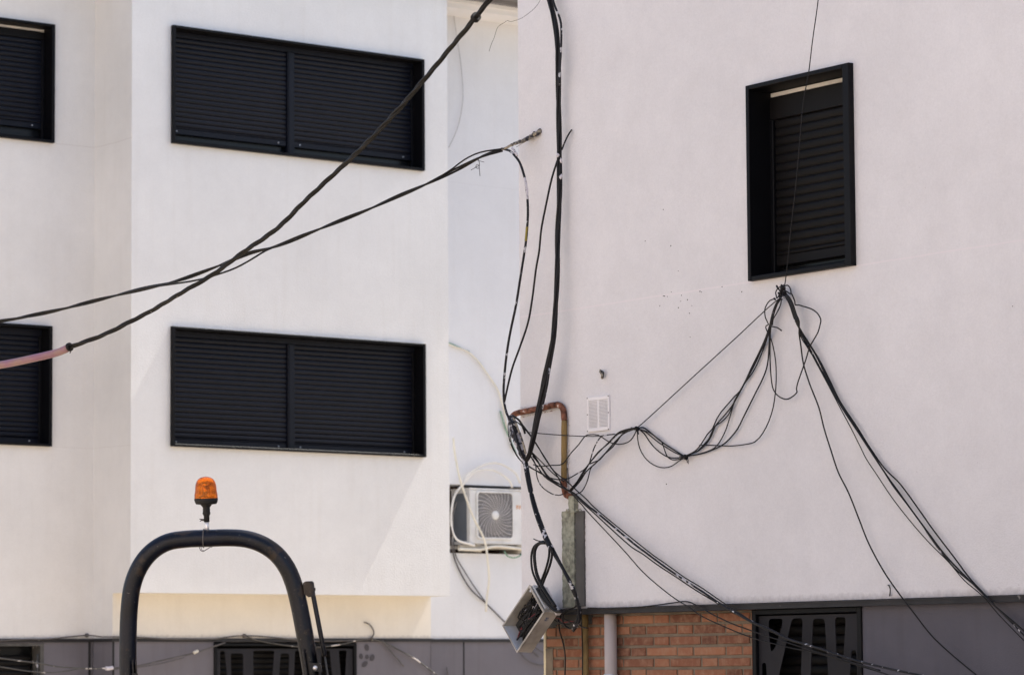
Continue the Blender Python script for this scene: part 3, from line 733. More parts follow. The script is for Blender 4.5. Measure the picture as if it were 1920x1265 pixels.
Z6 = lambda ps: zz(ps, 1020, 1060, 9.04)
Z7 = lambda ps: zz(ps, 1040, 1000, 4.364)
ZF = lambda ps: zz(ps, 920, 230, 5.272)

# aerial bundles ------------------------------------------------
def bundle(name, pts, n, R, r, pitch, m, label, depth=None, cat='cable bundle', fn=None, step=.03):
    out = [fn(*q) if fn else PD(*q) for q in pts]
    path = spline(out, step)
    t = thing(name, label, cat, out[0])
    for k in range(n):
        obj('strand', MB().tube(twist(path, R, 2*math.pi*k/n, pitch), r, 7), m, t)
    return t, path
b1 = [(960, -50, 13.0), (925, -8, 13.1), (890, 35, 13.2), (845, 90, 13.4), (795, 150, 13.6), (745, 208, 13.8), (690, 266, 14.0), (640, 314, 14.2), (575, 374, 14.4), (520, 428, 14.6), (460, 470, 14.8), (400, 514, 15.0), (345, 546, 15.1), (290, 579, 15.3), (240, 605, 15.4), (190, 629, 15.5), (130, 651, 15.6)]
t1, p1 = bundle('overhead_cable', b1, 3, .0058, .0064, .38, 'cabled', 'thick twisted black overhead cable ending in a mauve sleeve at left')
obj('conduit_sleeve', MB().tube(spline([PD(131, 650, 15.6), PD(110, 660, 15.65), (PD(60, 672, 15.7)), PD(0, 684, 15.8), PD(-60, 690, 15.9), PD(-200, 690, 16.2)], .03), .019, 16), 'pinkhose', t1, label='mauve corrugated sleeve on the end of the cable')
c = PD(131, 650, 15.6); tdir = (PD(110, 660, 15.65)-c).normalized()
obj('sleeve_clip', MB().lathe(c-tdir*.004, tdir, [(.017, 0), (.022, .001), (.022, .012), (.0195, .013)], 16).tube(spline([c, PD(133, 657, 15.6), PD(131, 662, 15.6)]), .0025, 6), 'cabled', t1)
c = PD(892, 33, 13.2)
mb = MB()
for k in range(4):
    d = (PD(845, 90, 13.4)-c).normalized(); mb.lathe(c+d*(k*.006-.012), d, [(.019, 0), (.0205, .001), (.0205, .004), (.019, .005)], 14)
mb.tube(spline([PD(893, 31, 13.2), PD(900, 28, 13.15), PD(899, 33, 13.15), PD(896, 30, 13.15), PD(898, 27, 13.15)], .004), .002, 6)
obj('wire_tie', mb, 'cabled', t1)
PEG = W(1013, 247, .02); pd = (PEG-CAMP).dot(FW)
def fn2(x, y, t): return PD(x, y, pd+t)
b2 = [(942, 281, -.05), (905, 293, -.02), (860, 316, .05), (800, 345, .1), (740, 371, .2), (690, 393, .25), (640, 413, .3), (580, 437, .4), (520, 461, .5), (470, 474, .6), (430, 490, .65), (390, 506, .7), (330, 527, .8), (270, 541, .9), (180, 563, 1.0), (100, 583, 1.15), (0, 602, 1.3), (-100, 618, 1.5)]
t2, p2 = bundle('overhead_cable', b2, 2, .0058, .0062, .7, 'cabled', 'thinner twisted overhead cable anchored at the pink corner', fn=fn2)
b2b = [(520, 461, .5), (498, 470, .52), (470, 487, .55), (440, 503, .6), (400, 517, .65), (365, 526, .7), (320, 533, .75), (270, 541, .85), (180, 564, 1.0), (100, 584, 1.15), (0, 604, 1.3), (-100, 620, 1.5)]
obj('strand', MB().tube(spline([fn2(*q) for q in b2b], .03), .0055, 7), 'cabled', t2)
obj('strand', MB().tube(spline([fn2(*q) for q in [(942, 279, -.05), (900, 286, -.02), (870, 300, .03), (840, 322, .06), (790, 350, .1), (740, 372, .2)]], .03), .0045, 7), 'cabled', t2)
# anchor crusted end
path = spline([W(1015, 246, -.01), W(1006, 250, .02), (W(985, 262, .03)), fn2(962, 271, -.08), fn2(942, 281, -.05)], .008)
nn = len(path); path = [p+V(noise.noise_vector(p*60))*.004 for p in path]
obj('anchor', MB().tube(path, [(.014-.008*i/nn)*(1+.45*noise.noise(p*90)) for i, p in enumerate(path)], 10), 'lump2', t2, label='paint-crusted wall anchor of the overhead cable')
obj('anchor_wire', MB().tube(spline([W(1012, 252, .02), W(985, 266, .03), W(968, 276, .04)]), .0016, 6).tube(spline([W(1010, 255, .02), W(1000, 258, .03), W(990, 260, .03)]), .0012, 6), 'lump2', t2)
mb = MB()
mb.tube(spline([fn2(*q) for q in [(897, 298, 0), (899, 308, 0), (897, 316, 0), (892, 314, 0), (894, 309, 0), (898, 311, 0), (900, 330, 0)]], .006), .0018, 6).tube(spline([fn2(*q) for q in [(883, 319, 0), (892, 314, 0), (897, 311, 0)]], .006), .0016, 6).tube(spline([fn2(*q) for q in [(893, 300, 0), (903, 303, 0), (908, 304, 0)]], .006), .0013, 6)
obj('wire_tie', mb, 'cable', t2)
# drop cable
dc = thing('drop_cable', 'curved black drop cable at the building edge with white paint and yellow tape', 'cable', W(944, 740, .12))
dpts = ZF([(110, 257), (190, 280), (240, 330), (290, 400), (330, 520), (350, 620), (363, 740), (368, 880), (360, 1030), (350, 1150), (335, 1265)]) + [(975, 525), (967, 575), (955, 632), (947, 690), (944, 735), (948, 768), (956, 786), (966, 796)]
dpath = spline([W(x, y, .12) for x, y in dpts], .02)
obj('sheath', MB().tube([p+V(noise.noise_vector(p*5))*.002 for p in dpath], .0068, 8), 'cablep', dc)
obj('white_paint', MB().tube(spline([W(x, y, .12) for x, y in ZF([(336, 545), (350, 620), (358, 680), (363, 755)])], .006), .0074, 9), 'whitepaint', dc)
obj('yellow_tape', MB().tube(spline([W(x, y, .12) for x, y in ZF([(360, 1030), (355, 1090), (348, 1170)])], .006), .0078, 9), 'yellow', dc)
obj('paint_blob', MB().tube([p+V(noise.noise_vector(p*70))*.004 for p in spline([W(x, y, .118) for x, y in ZF([(215, 255), (245, 290), (262, 330)])], .006)], .007, 9), 'whitepaint', dc)
# main vertical bundle
b3 = [(1012, -60, .06), (1030, -2, .06), (1043, 60, .06), (1046.5, 120, .06), (1047, 180, .055), (1048, 240, .05), (1049, 300, .05), (1049, 370, .055), (1046, 430, .06), (1045, 500, .07), (1042, 570, .08), (1037, 640, .09), (1028, 690, .10), (1016, 745, .11), (1005, 800, .12), (993, 850, .12), (985, 864, .12)]
t3, p3 = bundle('cable_riser', b3, 4, .0085, .0070, 1.1, 'cable', 'thick black cable bundle running straight down the corner of the pink wall', fn=W)
obj('strand', MB().tube(spline([W(x, y, .07) for x, y in [(1028, -40), (1038, 5), (1050, 36), (1052.5, 55), (1052, 90), (1050, 125), (1048, 160)]], .02), .0062, 7), 'cablep', t3)
obj('strand', MB().tube(spline([W(x, y, .06) for x, y in [(1022, -40), (1033, 20), (1038, 48), (1044, 66), (1046, 95)]], .02), .0045, 7), 'cable', t3)
obj('strand', MB().tube(spline([W(x, y, .10) for x, y in [(1038, 620), (1029, 662), (1019, 705), (1013, 738), (1004, 780), (998, 815), (990, 855)]], .02), .0065, 7), 'cable', t3)
obj('strand', MB().tube(spline([W(x, y, .11) for x, y in [(1030, 690), (1026, 720), (1015, 770), (1002, 815), (990, 858)]], .02), .0065, 7), 'cablep', t3)
for (x_, y_, r_) in ((1046, 291, .010), (1051.5, 331, .009), (1052, 300, .006)):
    q_ = [V((0, 0, z_))+W(x_, y_, .062) for z_ in (-.014, -.007, 0, .007, .013)]
    obj('paint_blob', MB().tube([p+V(noise.noise_vector(p*60))*.006 for p in q_], [r_*k_ for k_ in (.3, .8, 1, .6, .2)], 7), 'whitepaint', t3)
cable('drop_cable', ZF([(800, 72, 0.0), (785, 95, .02), (760, 135, .03), (720, 225, .04), (705, 270, .04)]), .0045, 'cablep', 'short painted cable stub sticking out right of the cable riser')
cable('drop_cable', ZF([(665, 365, .05), (655, 390, .06), (600, 570, .08), (540, 850, .1), (500, 1060, .1), (480, 1265, .1)])+[(1005, 505, .1), (998, 560, .1), (990, 605, .11), (975, 650, .12), (960, 692, .12), (949, 738, .12), (946, 752, .12)], .0058, 'cable', 'single cable slanting from the riser down to the building edge', off=.1)
cable('thin_wire', [(1022, -30, .1), (1013, 0, .1), (1003, 15, .1), (985, 30, .1), (972, 37, .1), (957, 41, .1), (952, 39, .1), (945, 43, .1), (933, 52, .1), (927, 70, .1), (921, 84, .1), (917, 97, .1)], .0011, 'cabled', 'hair-thin curling wire hanging at the top of the pink corner', step=.01)
# lump under the corner
lp = spline([W(957, 782, .09), W(963, 800, .10), W(970, 822, .11), W(978, 845, .12), (W(985, 866, .12))], .005); nn = len(lp)
lp = [p+V(noise.noise_vector(p*50))*.004 for p in lp]
lm = thing('cable_lump', 'paint-caked lump of old cable ends at the corner below the pipe', 'cable lump', W(985, 866, .12))
obj('core', MB().tube(lp, [(.012+.012*math.sin(math.pi*min(1, .15+.85*i/nn)))*(1+.4*noise.noise(p*60)) for i, p in enumerate(lp)], 14), 'lump', lm)
obj('binding', MB().tube(spline([W(963, 782, .115), W(970, 800, .13), W(980, 828, .135), W(986, 850, .13)], .01), .0055, 7), 'lump2', lm)
obj('binding', MB().tube(wob(spline([W(958, 788, .12), W(966, 812, .135), W(974, 838, .14), W(982, 862, .13)], .01), .004), .006, 7), 'cable', lm)
obj('binding', MB().tube(wob(spline([W(961, 778, .12), W(975, 790, .12), W(985, 812, .10)], .01), .004), .006, 7), 'cable', lm)

SW = 'telephone wires tangled at the corner'
tangle = [
 ([(100, 150, .1), (200, 205, .1), (330, 340, .1), (500, 590, .08), (620, 770, .07), (780, 900, .06), (870, 985, .06), (1000, 1100, .05), (1170, 1265, .05)], [(580, 0), (760, 140), (900, 240), (1060, 355), (1200, 440), (1360, 550), (1500, 640), (1620, 720), (1750, 790), (1920, 860)], .0034, 'cable', 'uppermost taut wire of the fan sloping down across brick and grille'),
 ([(200, 160, .1), (300, 290, .1), (420, 460, .09), (500, 600, .08), (580, 720, .07), (680, 860, .06), (720, 950, .05), (800, 1010, .04), (880, 1070, .04), (960, 1150, .04), (1090, 1265, .04)], [(500, 0), (600, 85), (720, 165), (850, 260), (1000, 358), (1150, 458), (1300, 548), (1400, 610), (1520, 675), (1640, 740), (1800, 812), (1920, 872)], .0036, 'cable', 'lower edge wire of the sloping fan below the uppermost one'),
 ([(350, 540, .09), (450, 690, .07), (560, 850, .06), (700, 940, .05), (780, 1000, .04), (860, 1040, .04), (940, 1110, .04), (1060, 1215, .05), (1130, 1265, .05)], [(540, 0), (640, 75), (760, 165), (880, 255), (1040, 365), (1200, 468), (1380, 588), (1480, 645), (1620, 722), (1780, 790), (1920, 862)], .0056, 'cablep', 'thick paint-speckled middle wire of the sloping fan'),
]
for A_, B_, r, m, lb in tangle:
    pts = ZA(A_) + [(x, y, .06) for x, y in Z7(B_[1:])] + [(1540, 1216, .1), (1600, 1236, .12), (1660, 1251, .15), (1730, 1266, .2), (1850, 1290, .25)]
    cable('telephone_wire', pts, r, m, lb, group=None)
cable('telephone_wire', ZA([(830, 1040, .04), (960, 1180, .04), (1030, 1265, .05)])+[(x, y, .05) for x, y in Z7([(560, 130), (720, 310), (880, 450), (1000, 540), (1100, 600), (1200, 672), (1400, 765), (1600, 845), (1760, 890), (1920, 930)])]+[(1540, 1226, .08), (1620, 1250, .1), (1700, 1275, .15)], .0031, 'cable', 'lowest slack wire sagging away from the fan over the bricks')
cable('telephone_wire', [(1102, 1139, .02), (1155, 1140, .02), (1212, 1136, .02), (1258, 1130, .02), (1286, 1127, .02), (1304, 1133, .03), (1338, 1152, .05), (1372, 1168, .05), (1407, 1181, .05), (1440, 1192, .05), (1480, 1205, .06), (1560, 1230, .1), (1650, 1256, .15)], .0034, 'cable', 'wire lying along the black drip edge above the bricks')
nest = [
 ([(270, 680), (410, 770), (560, 850), (700, 880), (800, 862), (900, 805), (980, 760), (1040, 690), (1150, 550), (1270, 450), (1380, 340), (1500, 285), (1610, 265)], .0034),
 ([(350, 600), (400, 690), (440, 740), (510, 840), (600, 905), (700, 958), (790, 1000), (830, 1012)], .0036),
 ([(370, 600), (440, 680), (520, 800), (620, 890), (700, 935), (780, 1000)], .0034),
 ([(330, 600), (380, 640), (410, 720), (415, 800), (440, 900), (500, 980), (600, 1045), (680, 1062), (730, 1050)], .0032),
 ([(330, 318), (500, 335), (700, 350), (900, 362), (1060, 365), (1180, 360), (1300, 342), (1420, 325), (1520, 290), (1610, 268)], .0026),
 ([(380, 700), (470, 720), (600, 708), (690, 705), (750, 670), (820, 570), (920, 460), (990, 365), (1050, 345), (1150, 350), (1230, 400), (1300, 440), (1400, 460), (1500, 435), (1560, 380), (1605, 290)], .0032),
 ([(810, 1010), (860, 960), (940, 860), (1000, 760), (1045, 680), (1080, 560), (1120, 460), (1180, 370), (1240, 350), (1400, 332), (1500, 290), (1610, 265)], .0034),
 ([(800, 1015), (900, 900), (960, 800), (1040, 690), (1150, 560), (1280, 430), (1370, 335), (1430, 300), (1520, 275), (1610, 260)], .0036),
 ([(830, 1012), (930, 900), (1010, 780), (1110, 690), (1220, 580), (1330, 450), (1440, 340), (1530, 295), (1610, 270)], .0038),
 ([(1050, 690), (1110, 665), (1170, 640), (1230, 570), (1320, 490), (1390, 400), (1450, 320), (1530, 285), (1610, 262)], .0036),
 ([(850, 1050), (900, 1045), (960, 1010), (1010, 920), (1040, 820), (1055, 760), (1080, 715)], .0030),
 ([(360, 550), (450, 640), (550, 740), (600, 790), (680, 860), (740, 900)], .0030),
 ([(100, 180), (80, 240), (95, 400), (140, 520), (200, 620), (250, 670)], .0030),
 ([(105, 250), (100, 300), (115, 430), (170, 560), (235, 660)], .0026),
 ([(250, 680), (400, 765), (480, 800), (560, 870), (640, 930), (720, 975), (800, 1005)], .0034),
 ([(780, 1000), (800, 870), (790, 800), (785, 700)], .0020),
]
names = ['telephone wire rising from the lump in two bends to the first wall clip', 'lower wire sagging from the lump to the foot of the terracotta pipe', 'middle wire sagging from the lump to the foot of the terracotta pipe',
 'deepest hanging arc of wire left of the terracotta pipe', 'nearly level thin wire crossing the ochre pipe below the vent', 'wavy wire rising over the ochre pipe and dipping under the vent',
 'wire with a high hump between pipe and vent corner', 'uppermost wire of the slanting strip below the vent', 'lowest thick wire of the slanting strip below the vent', 'kinked middle wire of the slanting strip below the vent',
 'small hooked wire hanging right of the pipe foot', 'short straight wire crossing behind the sagging ones', 'outer wire bowing left of the painted lump', 'inner wire bowing left of the painted lump',
 'wire running straight from lump foot to pipe foot', 'thin wire standing upright beside the ochre pipe']
for i, (ps, r) in enumerate(nest):
    cable('telephone_wire', [(x, y, .05+.05*max(0, (1050-x)/90)+.004*(i % 4)) for x, y in ZA(ps)], r, 'cable' if i % 3 else 'cablep', names[i])
arcs = [
 ([(1150, 165), (1220, 155), (1290, 195), (1380, 270), (1450, 330), (1550, 400), (1660, 470), (1740, 520), (1800, 555)], 'topmost arc of wire between the two wall clips'),
 ([(1160, 175), (1250, 210), (1350, 290), (1450, 370), (1560, 440), (1660, 500), (1800, 560)], 'straightest wire between the two wall clips'),
 ([(1170, 180), (1240, 240), (1300, 330), (1370, 420), (1460, 500), (1560, 560), (1660, 578), (1800, 565)], 'wire with a shallow sag between the two wall clips'),
 ([(1180, 185), (1300, 220), (1420, 300), (1480, 350), (1510, 430), (1550, 540), (1600, 590), (1660, 605), (1740, 590), (1800, 570)], 'wire that drops steeply in an S between the two wall clips'),
 ([(1145, 190), (1150, 320), (1180, 450), (1240, 560), (1320, 640), (1420, 695), (1520, 712), (1620, 690), (1720, 620), (1800, 570)], 'deepest round loop of wire between the two wall clips'),
 ([(1835, 570), (1855, 620), (1850, 660)], 'frayed wire end under the second wall clip')]
for i, (ps, lb) in enumerate(arcs):
    cable('telephone_wire', [(x, y, .014+.003*i) for x, y in ZB(ps)], (.0038, .0034, .0034, .003, .003, .0016)[i], 'cable', lb)
TL = [(1467, 554), (1456, 570), (1449, 590), (1445, 608), (1441, 622)]
def up(ps, top, dx): return [(x, y, .035) for x, y in reversed(ZD(ps))][::1]
D = [
 ([(135, 1130), (230, 1080), (290, 1010), (350, 915), (400, 860), (440, 770), (490, 690), (560, 610), (620, 540), (670, 490), (730, 380), (780, 270), (850, 130), (910, 0)], -1.5, .0034, 'leftmost wire hanging from the knot to the second clip'),
 ([(140, 1125), (240, 1090), (330, 1020), (390, 930), (430, 830), (500, 750), (590, 640), (660, 520), (740, 370), (810, 240), (870, 110), (925, 0)], 0, .0036, 'middle wire of the tight strip hanging from the knot to the second clip'),
 ([(140, 1130), (250, 1080), (330, 1000), (370, 950), (420, 840), (480, 800), (560, 720), (620, 580), (700, 440), (800, 300), (860, 180), (920, 30)], 1, .0032, 'wire bending away below in the strip from the knot to the second clip'),
 ([(150, 1135), (300, 1100), (420, 1050), (490, 960), (540, 850), (580, 720), (620, 590), (690, 460), (770, 320), (850, 160), (915, 0)], 0, .003, 'wire leaving the tight strip to hang lower before the second clip'),
 ([(150, 1130), (280, 1110), (400, 1070), (500, 1020), (570, 960), (650, 860), (700, 760), (760, 640), (830, 500), (900, 360), (945, 220), (962, 0)], 1.5, .0038, 'separate heavier wire hanging right of the tight strip')]
for ps, dx, r, lb in D:
    pts = [(x+dx, y, .035) for x, y in TL] + [(x, y, .016) for x, y in reversed(ZD(ps))]
    cable('telephone_wire', pts, r, 'cable', lb)
cable('telephone_wire', [(x, y, .03) for x, y in ZD([(270, 1025), (400, 1025), (560, 1032), (700, 1020), (820, 990), (900, 900), (960, 780), (1000, 650), (1020, 520), (1030, 380), (1025, 200)])] + [(1450, 651, .04), (1445.5, 635, .045), (1440, 624, .045), (1436, 615, .045), (1437, 610, .045), (1441, 608, .045), (1435, 595, .045), (1434, 581, .045), (1437, 572, .045), (1444, 563, .045), (1454, 560, .045)], .0031, 'cable', 'widest wire bellying out right before turning level to the strip')
cable('telephone_wire', [(1466, 556, .05), (1453, 580, .05), (1446, 610, .05), (1444, 640, .04)] + [(x, y, .04) for x, y in ZD([(970, 200), (985, 400), (1010, 490), (1060, 545), (1130, 570), (1190, 545), (1235, 500), (1230, 470), (1245, 400)])] + [(x, y, .05) for x, y in ZC([(740, 1265), (780, 1150), (830, 990), (890, 880), (940, 790), (970, 680), (975, 620), (930, 540), (850, 485), (740, 450), (690, 435), (640, 432), (635, 390), (600, 300), (580, 280)])], .0034, 'cable', 'wire making a long U-shaped loop under the knot', step=.012)
cable('telephone_wire', ZC([(320, 715, .05), (400, 730, .05), (460, 770, .06)]), .0034, 'cable', 'short cut wire end beside the left hanging strip')
cable('telephone_wire', ZC([(470, 320, .05), (455, 380, .05), (440, 450, .05), (390, 550, .05), (350, 620, .05), (340, 700, .05)]), .0032, 'cable', 'wire bowing out right just below the knot')
knot = thing('wire_knot', 'snarled knot of black wire loops under the shuttered window', 'wire knot', W(1468, 548, .04))
mb = MB(); rk = random.Random(11); kc = W(1468, 547, .045)
mb.tube(spline([W(x, y, .055) for x, y in ZC([(480, 260), (490, 195), (540, 175), (575, 220), (580, 285), (520, 250)])], .006), .0032, 7)
mb.tube(spline([W(x, y, .06) for x, y in ZC([(510, 205), (430, 200), (385, 260), (390, 310), (400, 345), (440, 280)])], .006), .0032, 7)
obj('loop', mb, 'cable', knot)
mb = MB(); q = []
for k in range(26): q.append(kc + V((rk.uniform(-.02, .015), rk.uniform(-.026, .026), rk.uniform(-.036, .036))))
mb.tube(spline(q, .006), .0034, 6); obj('snarl', mb, 'cablep', knot)
obj('hook', MB().tube(spline([W(1468, 556, -.01), W(1467, 552, .03), W(1467, 540, .05), W(1470, 534, .05)], .006), .0045, 8), 'wire', knot)
cable('telephone_wire', ZC([(375, 352, .055), (360, 345, .06), (368, 358, .06)])+[(1454, 562, .06)], .004, 'cable', 'tiny bent wire end at the left of the knot', step=.004)
# right fan from the knot
TR = [(1472, 554, .055), (1479, 562, .055), (1485, 576, .055), (1490, 592, .05), (1495, 604, .05)]
Efan = [
 ([(45, 45), (90, 130), (150, 240), (200, 330), (290, 460), (350, 560), (420, 665), (500, 770), (560, 860), (640, 960), (720, 1030), (780, 1090), (860, 1170), (920, 1232), (1000, 1310)], .0036, 'lower dark wire of the right bundle running to the picture edge'),
 ([(50, 48), (80, 95), (120, 160), (160, 240), (200, 320), (260, 410), (310, 490), (370, 575), (430, 635), (500, 730), (560, 815), (640, 920), (700, 1000), (760, 1065), (830, 1140), (920, 1212), (1000, 1280)], .0038, 'uppermost wire of the right bundle running to the picture edge'),
 ([(42, 48), (75, 110), (150, 250), (200, 345), (240, 420), (275, 490), (300, 540), (340, 600), (400, 690), (470, 780), (540, 860), (620, 940), (680, 1010), (750, 1070), (820, 1150), (920, 1252), (1000, 1330)], .0026, 'thin stray wire hanging below the right bundle'),
 ([(46, 50), (100, 130), (170, 270), (240, 390), (310, 500), (380, 605), (420, 660), (470, 730), (540, 825), (600, 905), (660, 970), (740, 1050), (800, 1110), (900, 1196), (1000, 1290)], .0042, 'thickest middle wire of the right bundle'),
 ([(43, 60), (70, 105), (110, 170), (160, 262), (210, 350), (280, 455), (350, 560), (400, 640), (455, 712), (520, 800)], .0030, 'short wire merging into the right bundle halfway down'),
 ([(38, 50), (45, 100), (55, 170), (80, 250), (115, 340), (135, 420), (160, 500), (190, 590), (230, 670), (270, 770), (310, 870), (370, 980), (440, 1080), (490, 1145), (540, 1210), (590, 1262), (680, 1340), (780, 1420)], .0038, 'lone wire wandering down left of the right bundle')]
for i, (ps, r, lb) in enumerate(Efan):
    dx = (i-2)*1.3
    pts = [(x+dx*.9, y-dx*.35, o+.003*i) for x, y, o in TR] + [(x, y, .022+.003*i) for x, y in ZE(ps)]
    cable('telephone_wire', pts, r, 'cable' if i != 0 else 'cablep', lb)
# messengers
cable('messenger_wire', [(1194, 802, .03), (1215, 784, .035), (1300, 706, .04), (1380, 633, .045), (1440, 577, .05), (1466, 556, .05)], .0028, 'cable', 'straight taut wire from the first clip up to the knot')
cable('messenger_wire', [(1471, 536, .06), (1474, 515, .065), (1482, 440, .08), (1494, 330, .085), (1502, 240, .09), (1508, 180, .09), (1517, 130, .09), (1523, 80, .09), (1530, 30, .09), (1536, -20, .09), (1543, -80, .09)], .0027, 'cable', 'thin wire crossing the shuttered window from top to knot', jit=.002)
for (x, y, lb) in ((1194.5, 803, 'first wall clip right of the vent'), (1286, 856, 'second wall clip low in the sagging wires')):
    t = thing('wall_clip', 'small wire tie, '+lb, 'clip', W(x, y, .02))
    mb = MB(); c = W(x, y, .032)
    for k in range(3): mb.lathe(c+V((0, .006-.006*k, -.003*k)), (0, 1, .4), [(.010, 0), (.0125, .001), (.0125, .005), (.010, .006)], 12)
    mb.tube(spline([c, W(x+2, y+6, .035), W(x+3, y+11, .04)], .004), .0025, 6)
    obj('tie', mb, 'cablep' if x < 1200 else 'cable', t)
    obj('nail', MB().lathe(W(x, y, -.005), (-1, 0, 0), [(.004, 0), (.004, .035), (.007, .036), (.006, .04)], 10), 'wire', t)

# lower cable and its loops
lc = thing('feeder_cable', 'paint-splashed feeder cable slanting down to the coils above the bricks', 'cable', W(985, 866, .12))
cps = [W(x, y, o) for x, y, o in [(984, 860, .12), (992, 905, .13), (1000, 940, .14), (1010, 972, .15), (1024, 1008, .15), (1040, 1038, .15), (1058, 1070, .14), (1072, 1098, .13), (1082, 1125, .10), (1086, 1148, .08), (1083, 1165, .07), (1074, 1180, .06)]]
pth = spline(cps, .02)
for k in range(2): obj('strand', MB().tube(twist(pth, .0062, math.pi*k, 1.1), .0085, 8), 'cablep', lc)
obj('joint_tape', MB().tube(spline([W(1022, 1004, .165), W(1028, 1018, .165), W(1035, 1030, .165)], .01), .015, 8), 'cablep', lc)
lps = [([(560, 75), (500, 80), (430, 125), (402, 220), (410, 350), (440, 440), (480, 520), (540, 620), (600, 700), (650, 745)], .0062, 'outer left side of the tall cable loop above the metal cabinet'),
 ([(550, 90), (480, 95), (445, 140), (432, 220), (452, 380), (500, 500), (560, 600), (640, 720)], .0095, 'thick inner left side of the tall cable loop above the cabinet'),
 ([(560, 80), (598, 140), (603, 230), (575, 340), (530, 450), (500, 560), (540, 640), (600, 710)], .0070, 'outer right side of the tall cable loop above the cabinet'),
 ([(545, 95), (575, 130), (576, 220), (550, 330), (510, 440), (480, 520), (480, 560)], .0065, 'inner right side of the tall cable loop above the cabinet'),
 ([(560, 80), (470, 70), (425, 50)], .0030, 'pointed loose end at the top of the tall cable loop'),
 ([(460, 540), (520, 640), (590, 720), (660, 770), (700, 760)], .010, 'thick cable lying over the top of the metal cabinet')]
for ps, r, lb in lps: cable('loop_cable', [(x, y, .17) for x, y in Z4(ps)], r, 'cable', lb, step=.015)
coils = [([(560, 740), (400, 780), (320, 850), (330, 970), (430, 1060), (540, 1010), (585, 900), (560, 760)], .0050, 'large round coil of cable hanging below the drip edge'),
 ([(110, 660), (110, 800), (160, 900), (250, 960), (400, 990), (540, 950), (640, 1030), (740, 1055)], .0036, 'wire snaking from the cabinet across the coil to the ochre pipe'),
 ([(270, 900), (290, 820), (360, 770), (520, 700), (600, 640)], .0045, 'cable curving off the coil up to the drip edge'),
 ([(600, 880), (560, 960), (470, 960), (350, 900), (300, 860)], .0040, 'inner turn of the cable coil below the drip edge')]
for ps, r, lb in coils: cable('loop_cable', [(x, y, .05) for x, y in Z6(ps)], r, 'cable', lb, step=.01)
cable('loop_cable', Z6([(0, 820, .1), (100, 860, .08), (270, 900, .06), (330, 960, .05), (450, 940, .05), (560, 965, .05)]), .0024, 'red', 'thin red and dark wire behind the cable coil', step=.01)
cable('loop_cable', [(1047, 1160, .0), (1048, 1172, 0), (1050, 1185, -.02), (1054, 1198, -.04), (1059, 1220, -.04), (1060, 1245, -.04), (1059, 1275, -.04), (1060, 1310, -.04)], .0042, 'cable', 'black wire wandering down the bricks from the coil')
cable('loop_cable', [(1088, 1135, .04), (1090, 1150, .03), (1091, 1180, -.03), (1092, 1230, -.03), (1092, 1300, -.03)], .003, 'cable', 'straight black wire running down beside the ochre pipe')

# ------------------------------------------------------------------ metal cabinet
OX = .17
def Q(x, y, o=OX): return PX(x, y, XR-o)
c0, c1, c2_ = Q(994, 1097), Q(944, 1172), Q(969.5, 1221)
e1 = c1-c0; e2 = c2_-c1
e1n = e1.normalized(); e2 = e2-e1n*e2.dot(e1n); e2n = e2.normalized(); L1, L2 = e1.length*1.01, e2.length*1.02
dN = V((1, 0, 0)); dN = (dN + e2n*.12 - e1n*.10).normalized(); DP = .088
cab = thing('electric_cabinet', 'open grey metal junction cabinet hanging askew at the brick corner, full of wires', 'junction box', c2_)
def cp_(a, b, d): return c0+e1n*a+e2n*b+dN*d
def cbox(mb, a0, a1, b0, b1, d0, d1):
    return mb.hexa([cp_(a0, b0, d0), cp_(a1, b0, d0), cp_(a1, b1, d0), cp_(a0, b1, d0), cp_(a0, b0, d1), cp_(a1, b0, d1), cp_(a1, b1, d1), cp_(a0, b1, d1)])
t = .004
mb = MB(); cbox(mb, 0, L1, 0, t, 0, DP); cbox(mb, 0, L1, L2-t, L2, 0, DP); cbox(mb, 0, t, t, L2-t, 0, DP); cbox(mb, t, L1-t, t, L2-t, DP-t, DP)
obj('case', mb, 'boxm', cab)
mb = MB(); cbox(mb, L1-t, L1, t, L2-t, 0, DP); cbox(mb, L1-t-.002, L1-t, t, L2-t, .003, DP-t)
obj('bottom_panel', mb, 'boxin', cab)
mb = MB()
lipw = .010
cbox(mb, -.002, lipw, -.004, L2+.004, -.004, .0); cbox(mb, L1-.004, L1+.002, -.004, L2+.004, -.004, 0); cbox(mb, lipw, L1-.004, -.004, .004, -.004, 0); cbox(mb, lipw, L1-.004, L2-.006, L2+.004, -.004, 0)
obj('rim', mb, 'boxm', cab)
mb = MB(); cbox(mb, -.014, -.004, .01, L2-.015, .006, .028); cbox(mb, -.012, -.004, .012, L2-.02, .034, .05)
obj('top_rail', mb, 'boxin', cab)
mb = MB(); cbox(mb, -.022, -.002, .03, L2+.025, .055, .08)
obj('plaster_slab', mb, 'crust', cab)
mb = MB(); cbox(mb, .045, .05, L2, L2+.001, .03, .05); cbox(mb, .06, .063, L2, L2+.001, .03, .055); cbox(mb, .068, .071, L2, L2+.001, .032, .05); cbox(mb, .05, .068, L2, L2+.001, .038, .041)
obj('printed_mark', mb, 'print', cab)
rk = random.Random(5)
mb = MB(); cbox(mb, .07, L1-.04, .028, L2-.022, DP-.045, DP-t-.001)
for k in range(6): cbox(mb, .10+.021*k, .115+.021*k, .045, L2-.045, DP-.062, DP-.0455)
obj('breaker', mb, 'rubber', cab)
